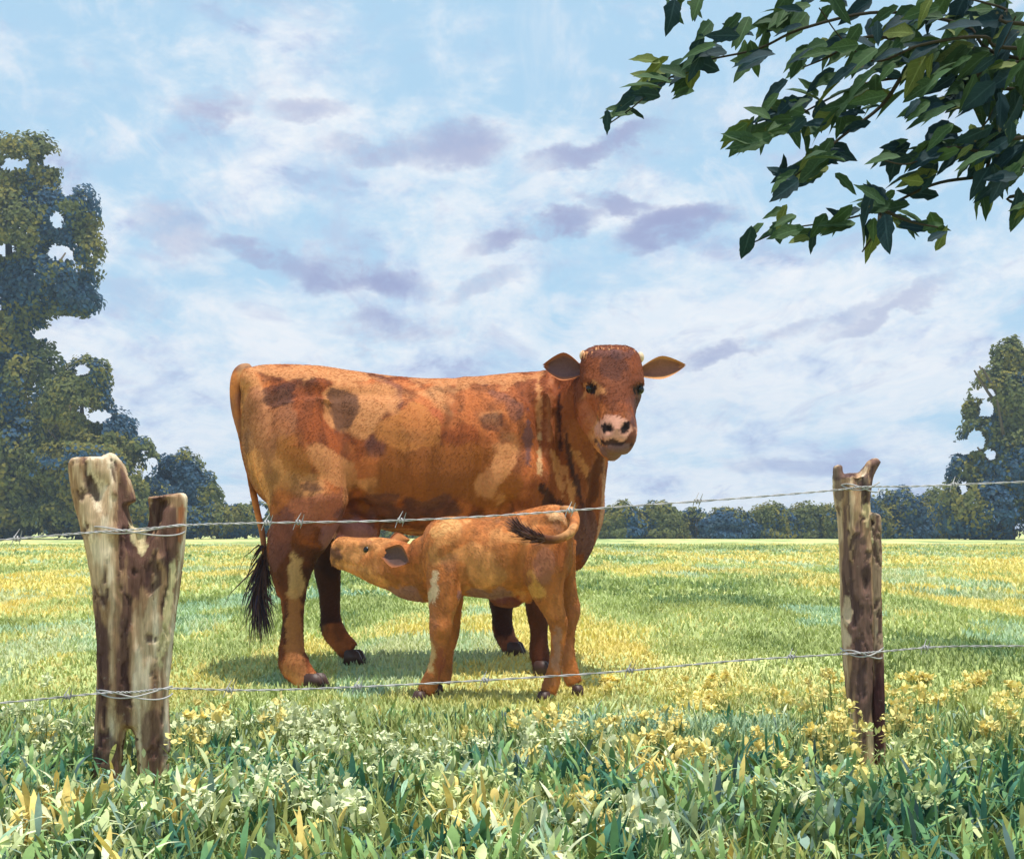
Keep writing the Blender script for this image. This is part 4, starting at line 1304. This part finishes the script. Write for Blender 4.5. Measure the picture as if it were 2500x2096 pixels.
def build_posts():
    # forked post on the left
    root = thing('fence_post', 'thick weathered forked fence post with a jagged split top, at the left', 'fence post', gpos(320, 4.3), 'weathered wooden fence posts')
    B = Body()
    Y = 4.28
    k = lambda rows: [(a, b, Y + e, w, d) for a, b, e, w, d in rows]
    B.pix(k([(262, 1990, 0, 34, .045), (268, 1800, 0, 38, .05), (290, 1640, 0, 52, .062), (290, 1480, 0, 58, .066), (272, 1340, 0, 60, .064), (246, 1230, 0, 60, .062), (228, 1150, 0, 56, .058), (226, 1118, 0, 53, .055)]), 40, 18, sup=2.6)
    B.pix(k([(372, 1960, .02, 34, .045), (372, 1820, .02, 42, .05), (360, 1680, .01, 50, .058), (372, 1540, .01, 54, .06), (386, 1420, .01, 54, .058), (404, 1310, .01, 48, .052), (408, 1240, .01, 46, .048), (406, 1208, .01, 46, .045)]), 40, 18, sup=2.6)
    B.pix(k([(322, 1770, .01, 40, .05), (328, 1600, .01, 46, .06), (335, 1400, .01, 34, .055), (338, 1290, .01, 22, .04)]), 16, 14)
    B.pix(k([(270, 1210, -.03, 34, .03), (276, 1150, -.02, 26, .03), (270, 1106, -.01, 16, .02)]), 10, 10)
    B.pix(k([(310, 1230, 0, 26, .04), (296, 1170, 0, 22, .04), (286, 1128, 0, 14, .03)]), 10, 10)
    B.pix(k([(196, 1220, 0, 16, .03), (186, 1160, 0, 13, .03), (180, 1128, 0, 8, .02)]), 8, 10)
    B.pix(k([(436, 1280, 0, 18, .03), (444, 1220, 0, 14, .026), (446, 1204, 0, 8, .02)]), 8, 10)
    me = B.melt(.0065, 2)
    bump_field(me, [(232, 1200, 16, 40, -.35, -.030), (256, 1185, 10, 22, 0, -.02), (376, 1260, 16, 46, .3, -.035), (390, 1225, 22, 12, 0, -.02), (300, 1640, 9, 140, 0, -.012), (330, 1500, 7, 140, 0, -.014),
                    (250, 1600, 14, 160, 0, -.010), (312, 1240, 9, 90, -.4, -.014), (345, 1310, 8, 70, .1, -.014), (278, 1760, 20, 60, 0, -.01), (286, 1300, 14, 16, 0, .014), (390, 1370, 12, 14, 0, .012), (300, 1180, 6, 60, -.35, -.012)])
    C, V = wood_skin(me, 3)
    px, py = vpix(V)
    dk = np.array(srgb(78, 54, 54))
    C = mark(C, V, 232, 1200, 16, 44, -.35, dk, .85, seed=1)
    C = mark(C, V, 378, 1255, 18, 50, .3, dk, .85, seed=2)
    C = mark(C, V, 262, 1880, 46, 110, 0, srgb(84, 56, 58), .8, seed=3)
    C = mark(C, V, 250, 1560, 22, 90, 0, srgb(92, 66, 64), .7, seed=4)  # darker left side of the post: shade painted on
    C = mark(C, V, 372, 1800, 30, 100, 0, srgb(112, 80, 72), .7, seed=5)
    C = mark(C, V, 410, 1480, 14, 160, .12, srgb(226, 208, 160), .8, seed=6)  # lit right edge of the post painted as a pale streak
    C = mark(C, V, 335, 1290, 14, 60, -.2, srgb(226, 208, 165), .8, seed=7)
    C = mark(C, V, 445, 1280, 9, 60, 0, srgb(176, 96, 56), .6, seed=8)
    set_col(me, C)
    link('forked_trunk', me, M_WOOD, root)
    # split post on the right
    root2 = thing('fence_post', 'thin split fence post with notched top and narrow side stake, at the right', 'fence post', gpos(2095, 4.72), 'weathered wooden fence posts')
    Y2 = 4.70
    k2 = lambda rows: [(a, b, Y2 + e, w, d) for a, b, e, w, d in rows]
    B = Body()
    B.pix(k2([(2108, 1960, 0, 26, .03), (2106, 1800, 0, 27, .032), (2100, 1700, 0, 32, .036), (2096, 1600, 0, 38, .042), (2094, 1450, 0, 42, .045), (2090, 1320, 0, 42, .045), (2084, 1230, 0, 42, .045), (2082, 1160, 0, 43, .043)]), 36, 18, sup=2.7)
    B.pix(k2([(2052, 1240, 0, 14, .03), (2046, 1180, 0, 14, .03), (2046, 1134, 0, 11, .025)]), 10, 10)
    B.pix(k2([(2104, 1230, 0, 22, .03), (2112, 1170, 0, 20, .03), (2130, 1136, 0, 16, .025), (2146, 1122, 0, 9, .018)]), 14, 12)
    B.pix(k2([(2080, 1200, 0, 26, .035), (2076, 1154, 0, 20, .03)]), 8, 10)
    me = B.melt(.0055, 2)
    bump_field(me, [(2096, 1160, 10, 40, 0, -.02), (2060, 1250, 7, 100, 0, -.012), (2112, 1260, 8, 80, 0, -.016), (2090, 1450, 6, 160, 0, -.010), (2116, 1420, 9, 24, 0, -.018), (2068, 1470, 8, 30, 0, -.012)])
    C, V = wood_skin(me, 8, 60, .005)
    C = mark(C, V, 2100, 1140, 60, 20, -.2, dk, .8, seed=1)
    C = mark(C, V, 2112, 1190, 12, 44, 0, dk, .85, seed=2)
    C = mark(C, V, 2048, 1190, 10, 60, 0, dk, .7, seed=3)
    C = mark(C, V, 2068, 1500, 12, 60, 0, srgb(206, 180, 150), .8, seed=4)
    C = mark(C, V, 2116, 1410, 10, 30, 0, dk, .8, seed=5)
    C = mark(C, V, 2116, 1250, 9, 30, 0, srgb(220, 196, 150), .8, seed=6)
    set_col(me, C)
    set_col(me, C * 1.18 + .02)
    link('post_shaft', me, M_WOOD, root2)
    B = Body()
    B.pix(k2([(2148, 1960, -.01, 14, .02), (2146, 1800, -.01, 15, .022), (2142, 1650, -.01, 16, .024), (2136, 1480, -.01, 16, .024), (2134, 1340, -.01, 18, .026), (2132, 1270, -.01, 19, .026), (2134, 1252, -.01, 15, .022)]), 26, 14, sup=2.6)
    me = B.melt(.005, 2)
    bump_field(me, [(2126, 1275, 10, 8, 0, -.012)])
    C, V = wood_skin(me, 12, 70, .004)
    C = C * .6 + np.array(srgb(86, 58, 60)) * .4
    C = mark(C, V, 2122, 1310, 8, 44, 0, srgb(226, 208, 160), .8, seed=7)
    C = mark(C, V, 2146, 1740, 20, 150, 0, srgb(74, 44, 46), .85, seed=8)
    C = mark(C, V, 2124, 1274, 10, 8, 0, srgb(56, 38, 42), .9, seed=9)
    set_col(me, C)
    link('side_stake', me, M_WOOD, root2)


build_posts()


def tube_mesh(name, P, rad, ring=6):
    P = np.asarray(P, float)
    n = len(P)
    T = np.gradient(P, axis=0)
    T /= np.linalg.norm(T, axis=1)[:, None] + 1e-9
    ref = np.array([0, 1.0, 0]) if abs(T[0, 1]) < .8 else np.array([0, 0, 1.0])
    A = np.cross(T, ref)
    A /= np.linalg.norm(A, axis=1)[:, None]
    Bv = np.cross(T, A)
    th = np.linspace(0, 2 * math.pi, ring, endpoint=False)
    rad = np.broadcast_to(np.asarray(rad, float), (n,))
    V = (P[:, None] + rad[:, None, None] * (np.cos(th)[None, :, None] * A[:, None] + np.sin(th)[None, :, None] * Bv[:, None])).reshape(-1, 3)
    i, j = np.meshgrid(np.arange(n - 1), np.arange(ring), indexing='ij')
    j2 = (j + 1) % ring
    Fc = np.stack([i * ring + j, i * ring + j2, (i + 1) * ring + j2, (i + 1) * ring + j], -1).reshape(-1, 4)
    return mesh_np(name, V, Fc, smooth=True)


def build_wires():
    for w_i, (lab, knots, barbs) in enumerate([
            ('upper barbed wire strand running past the cow flank between both posts', [(-300, 1345, 3.9), (0, 1318, 4.12), (215, 1300, 4.19), (330, 1292, 4.19), (465, 1281, 4.22), (650, 1276, 4.28), (975, 1270, 4.36), (1250, 1256, 4.43), (1470, 1240, 4.5), (1800, 1216, 4.58), (2040, 1196, 4.64), (2110, 1188, 4.64), (2250, 1186, 4.72), (2500, 1176, 4.8), (2800, 1165, 4.9)],
             (40, 650, 730, 975, 1390, 1700, 2330)),
            ('lower barbed wire strand near the grass in front of the hooves', [(-300, 1735, 3.9), (0, 1715, 4.12), (240, 1692, 4.19), (330, 1688, 4.18), (420, 1680, 4.22), (620, 1684, 4.28), (870, 1676, 4.34), (1180, 1660, 4.42), (1490, 1640, 4.5), (1800, 1612, 4.58), (2060, 1596, 4.64), (2150, 1590, 4.64), (2300, 1578, 4.72), (2500, 1576, 4.8), (2800, 1570, 4.9)],
             (165, 560, 870, 1180, 1540, 1930, 2260))]):
        K = np.array([tuple(at(*q)) for q in knots])
        root = thing('barbed_wire', lab, 'wire', Vector(K[7]), 'barbed wire strands of the fence')
        P = cr(K, 700)
        ph = np.arange(700) * .42 + w_i
        off = np.stack([np.zeros(700), np.cos(ph), np.sin(ph)], 1) * .0018
        link('wire_strand', tube_mesh('wire_strand', P + off, .0014), M_WIRE, root)
        link('wire_strand', tube_mesh('wire_strand', P - off, .0014), M_WIRE, root)
        for b in barbs:
            px, _ = vpix(P)
            c = P[np.argmin(np.abs(px - b))]
            bm = bmesh.new()
            tmp = []
            for s in (0, 1):
                q = np.linspace(0, 1, 14)
                a = q * 4 * math.pi + s * 2
                core = np.stack([(q - .5) * .016 + s * .004, np.cos(a) * .006, np.sin(a) * .006], 1)
                e0 = core[0] + np.array([[-.006 - s * .004, -.012, -.020]]) * (1 if s == 0 else -1)
                e1 = core[-1] + np.array([[.008, -.010, .022]]) * (1 if s == 0 else -1)
                pts = np.vstack([e0, core, e1]) + c
                m_ = tube_mesh('barb', pts, np.r_[.0006, np.full(14, .0018), .0006], 6)
                bm.from_mesh(m_)
                bpy.data.meshes.remove(m_)
            me = bpy.data.meshes.new('barb')
            bm.to_mesh(me)
            bm.free()
            link('barb', me, M_WIRE, root)
        # wire wrapped round each post
        for (cx_, cy_, Y, rx_, rd) in ((330, (1296, 1690)[w_i], 4.28, (122, 92)[w_i], .085), (2095 + 8 * w_i, (1192, 1594)[w_i], 4.70, (50, 52)[w_i], .058)):
            c = np.array(at(cx_, cy_, Y))
            a = np.linspace(math.pi * 1.02, math.pi * 1.98, 40)
            for kx in (0, 1):
                pts = np.stack([c[0] + np.cos(a) * rx_ / F * Y, c[1] + np.sin(a) * rd, c[2] + .006 * kx + .012 * np.sin(a * 2 + kx * 2)], 1)
                link('wire_tie', tube_mesh('wire_tie', pts, .0022), M_WIRE, root)


build_wires()


# ------------------------------------------------------------------ overhanging tree, upper right
M_TWIG = plain_material('twig_bark', srgb(52, 48, 40), 0.9, 0.1)


def build_overhang():
    YB = 3.05
    root = thing('overhanging_tree', 'dark leafy branches of a nearby tree hanging into the upper right corner', 'tree', Vector((2.0, 2.9, 0)))
    bd = Body()
    bd.loft([(2.0, 2.9, -.1, .10, .10), (2.02, 2.9, .6, .075, .075), (1.95, 2.95, 1.3, .06, .06), (1.85, 2.98, 2.0, .04, .04), (1.8, 2.98, 2.6, .015, .015)], 18, 12)
    me = bd.melt(.014, 3)
    link('trunk', me, M_BARK, root)
    tw = [[(2560, 150), (2350, 60), (2150, 30), (1960, 70), (1850, 120), (1720, 150), (1620, 200), (1545, 262), (1490, 300)],
          [(2150, -40), (1900, -60), (1720, -40), (1640, 20), (1625, 70)],
          [(2560, 120), (2400, 90), (2250, 110), (2140, 150), (2060, 100), (2000, 20)],
          [(2250, 110), (2120, 90), (2020, 140), (1960, 165)],
          [(2560, 220), (2380, 190), (2200, 190), (2080, 215), (1960, 275), (1870, 315), (1770, 350)],
          [(2560, 330), (2420, 370), (2320, 360), (2220, 400), (2150, 390)],
          [(2200, 190), (2150, 260), (2060, 330), (2000, 380), (1940, 430), (1890, 450)],
          [(2560, 400), (2400, 430), (2280, 450), (2150, 510), (2040, 540), (1920, 560), (1820, 600)],
          [(2150, 510), (2220, 540), (2290, 555)], [(2150, 510), (2140, 560), (2105, 615)],
          [(2420, 370), (2400, 450), (2390, 500)], [(2560, 60), (2450, 20), (2300, -20)], [(2560, 260), (2450, 250), (2330, 260), (2250, 270)], [(2560, 470), (2490, 508)], [(2380, 190), (2440, 120), (2480, 40)],
          [(2560, 150), (2480, 160), (2420, 280), (2380, 330)]]
    for q, pth in enumerate(tw):
        S = []
        for k, (a, b) in enumerate(pth):
            p = at(a, b, YB + .10 * math.sin(q * 2.1) + .03 * math.sin(k * 1.7 + q))
            if k == 0 and a >= 2560:
                S.append((1.88, 2.97, 1.45 + (330 - b) / 1300, .009))
            S.append((p.x, p.y, p.z, max(.0014, .0042 * (1 - k / len(pth)))))
        S = np.array(S)
        R = cr(S, len(S) * 5)
        link('twig', tube_mesh('twig', R[:, :3], np.maximum(R[:, 3], .0012), 6), M_TWIG, root)
    # leaf shapes
    mats = []
    for nm, c in (('leaf_green', (58, 80, 50)), ('leaf_deep', (28, 50, 56)), ('leaf_olive', (92, 102, 54)), ('leaf_mid', (48, 70, 46))):
        m, N, b = mat_new(nm)
        b.inputs['Specular IOR Level'].default_value = .12
        co = N.n('ShaderNodeTexCoord').outputs['Object']
        n = N.noise(co, 24, 4)
        c_ = N.mix(1.0, srgb(*c), N.ramp(n.outputs[0], [(.3, (.75,) * 3), (.7, (1.25,) * 3)]), 'MULTIPLY')
        rb = N.n('ShaderNodeSeparateColor', ins={0: N.n('ShaderNodeAttribute', attribute_name='tint').outputs['Color']})
        side = N.math('SINE', N.math('ADD', N.math('MULTIPLY', rb.outputs[1], 42.0), N.math('MULTIPLY', rb.outputs[0], 9.0)))
        vein = N.math('MAXIMUM', N.math('MULTIPLY', N.smooth(side, .82, 1.0), .35), N.smooth(rb.outputs[0], .86, .97))
        c_ = N.mix(N.math('MULTIPLY', vein, .55), c_, tuple(min(1, q * 2.0 + .02) for q in srgb(*c)))
        dry = N.smooth(N.noise(co, 60, 3).outputs[0], .66, .72)
        c_ = N.mix(N.math('MULTIPLY', dry, .4), c_, srgb(120, 104, 60))
        N.t.links.new(c_, b.inputs['Base Color'])
        b.inputs['Roughness'].default_value = .65
        tr = N.n('ShaderNodeBsdfTranslucent', ins={0: c_})
        mx = N.n('ShaderNodeMixShader', ins={0: .10, 1: b.outputs[0], 2: tr.outputs[0]})
        N.t.links.new(mx.outputs[0], N.t.nodes['Material Output'].inputs[0])
        mats.append(m)

    def leaf_pts(r):
        """outline of a toothed pointed leaf, length 1, folded along its midrib"""
        n = 8
        curl = r.uniform(-.08, .3)
        top, bot, mid = [], [], []
        ragged = [r.uniform(.75, 1.2) for _ in range(2 * n)]
        for k in range(n + 1):
            t = k / n
            w = .20 * math.sin(math.pi * t ** .8) ** .9 + .002
            mid.append((t, 0, -curl * t * t))
            top.append((t - .03 * (k % 2), w * (ragged[k] if 0 < k < n else 1), .07 * w / .20 - curl * t * t))
            bot.append((t - .03 * (k % 2), -w * (ragged[n + k - 1] if 0 < k < n else 1), .07 * w / .20 - curl * t * t))
        V = mid + top + bot
        m = n + 1
        rib = np.zeros((3 * m, 3)); rib[:m, 0] = 1.0; rib[:, 1] = [v[0] for v in V]; rib[:, 2] = r.random()
        Fc = []
        for k in range(n):
            Fc.append((k, k + 1, m + k + 1, m + k))
            Fc.append((k, 2 * m + k, 2 * m + k + 1, k + 1))
        return V, Fc, rib
    r = random.Random(9)
    shapes, tpls = [], []
    for k in range(6):
        V, Fc, rib = leaf_pts(r)
        tpls.append((np.array(V), np.array(Fc), rib))
        for m in mats:
            shapes.append(mesh_np('leaf', V, Fc, rib, smooth=True))
            shapes[-1].materials.append(m)
    spots = []
    rr = np.random.default_rng(4)
    # clusters: px, py, spread, count, main direction (degrees, picture plane, 180 = left)
    cl = [(1490, 300, 26, 2, 215), (1535, 265, 36, 7, 200), (1580, 215, 44, 9, 200), (1600, 170, 40, 7, 190), (1650, 190, 44, 8, 215), (1690, 145, 36, 6, 190), (1720, 130, 50, 8, 190), (1790, 80, 54, 10, 180), (1830, 140, 46, 9, 225),
          (1640, 40, 26, 5, 260), (1690, 15, 22, 4, 250), (1880, 60, 56, 9, 200), (1920, 20, 50, 8, 200), (1960, 150, 46, 7, 215), (2010, 120, 50, 8, 225), (2030, 30, 60, 9, 230), (2090, 110, 56, 10, 230), (2110, 160, 40, 6, 240),
          (2180, 60, 64, 10, 200), (2260, 30, 60, 10, 200), (2330, 70, 64, 10, 200), (2420, 40, 70, 12, 200), (2470, 90, 60, 11, 230), (2250, 110, 60, 10, 200), (2200, 150, 56, 10, 210), (2280, 170, 56, 9, 220),
          (2350, 160, 60, 12, 220), (2430, 170, 60, 12, 230), (2480, 200, 60, 12, 240), (2000, 215, 40, 7, 180), (2060, 225, 50, 10, 190), (2110, 230, 46, 8, 200), (1930, 265, 48, 9, 190), (1880, 300, 48, 9, 200), (1810, 335, 40, 8, 205), (1850, 340, 36, 5, 210),
          (1960, 310, 40, 7, 230), (2030, 300, 40, 7, 215), (2090, 285, 40, 6, 215), (2250, 260, 50, 9, 200), (2330, 250, 56, 11, 210), (2400, 240, 52, 10, 240), (2470, 280, 56, 12, 250), (2000, 370, 40, 7, 200), (1930, 430, 44, 9, 200), (1975, 420, 36, 6, 220), (2040, 380, 36, 4, 330),
          (2180, 370, 40, 7, 190), (2240, 390, 46, 8, 200), (2300, 350, 52, 10, 210), (2370, 380, 56, 13, 220), (2430, 360, 56, 13, 230), (2480, 400, 50, 11, 240), (2240, 440, 44, 6, 210), (2400, 470, 34, 6, 255), (2460, 440, 36, 7, 245),
          (2120, 480, 36, 6, 150), (2160, 510, 40, 7, 190), (2230, 545, 30, 4, 345), (2280, 560, 26, 3, 345), (2120, 570, 30, 5, 240), (2170, 575, 24, 3, 275), (2040, 540, 44, 8, 190), (1970, 565, 36, 5, 205), (1900, 545, 40, 6, 190), (1830, 595, 22, 3, 220), (1920, 555, 24, 3, 200), (2490, 508, 18, 3, 200),
          (2070, 440, 12, 1, 300), (1980, 385, 12, 1, 240), (2300, 590, 14, 1, 350)]
    for (px, py, sp, n, ang) in cl:
        for k in range(max(1, int(n * (1.35 if px > 2180 else .92)))):
            spots.append((px + rr.normal(0, sp * .42), py + rr.normal(0, sp * .36), ang + rr.normal(0, 34), rr.uniform(56, 112)))
    rest = []
    for k, (px, py, ang, L) in enumerate(spots):
        Y = YB + rr.normal(0, .09)
        c = at(px, py, Y)
        s = L / F * Y
        a = math.radians(ang)
        d = Vector((math.cos(a), rr.normal(0, .35), math.sin(a) * 1.0)).normalized()
        nrm = Vector((rr.normal(0, .5), -.75 + rr.normal(0, .4), .55 + rr.normal(0, .4)))
        nrm = (nrm - d * nrm.dot(d)).normalized()
        sd_ = nrm.cross(d)
        M = Matrix((( d.x, sd_.x, nrm.x, 0), (d.y, sd_.y, nrm.y, 0), (d.z, sd_.z, nrm.z, 0), (0, 0, 0, 1)))
        wmul = rr.uniform(.8, 1.25)
        M = Matrix.Translation(c - d * s * .5) @ M @ Matrix.Diagonal((s, s * wmul, s, 1))
        mi = rr.choice(4, p=[.34, .38, .06, .22])
        ti = int(rr.integers(0, 6))
        me = shapes[ti * 4 + mi]
        if k % 2 == 0 and k // 2 < 295:
            o = bpy.data.objects.new('leaf', me)
            COL.objects.link(o)
            o.parent = root
            o.matrix_parent_inverse = Matrix.Translation(-root.location)
            o.matrix_basis = M
        else:
            rest.append((ti, M, mi))
    # the crown out of frame, above and to the right
    for k in range(500):
        a = rr.uniform(0, 6.28)
        c = Vector((1.95 + rr.normal(0, .35), 2.9 + rr.normal(0, .3), 2.2 + rr.normal(0, .3)))
        if abs(c.x) < .335 * c.y and c.z < CH + .34 * c.y:
            continue
        M = Matrix.Translation(c) @ Matrix.Rotation(a, 4, 'Z') @ Matrix.Rotation(rr.normal(0, .6), 4, 'Y') @ Matrix.Scale(rr.uniform(.05, .085), 4)
        rest.append((int(rr.integers(0, 6)), M, int(rr.integers(0, 4))))
    Vs, Fs, Cs, Ms, off = [], [], [], [], 0
    for ti, M, mi in rest:
        V, Fc, rib = tpls[ti]
        A = np.array(M)
        Vs.append(V @ A[:3, :3].T + A[:3, 3])
        Fs.append(Fc + off)
        Cs.append(rib)
        Ms.append(np.full(len(Fc), mi))
        off += len(V)
    me = mesh_np('leaves', np.vstack(Vs), np.vstack(Fs), np.vstack(Cs), smooth=True)
    for m in mats:
        me.materials.append(m)
    me.polygons.foreach_set('material_index', np.concatenate(Ms).astype(np.int32))
    o = link('leaves', me, None, root)
    o['kind'] = 'stuff'


build_overhang()
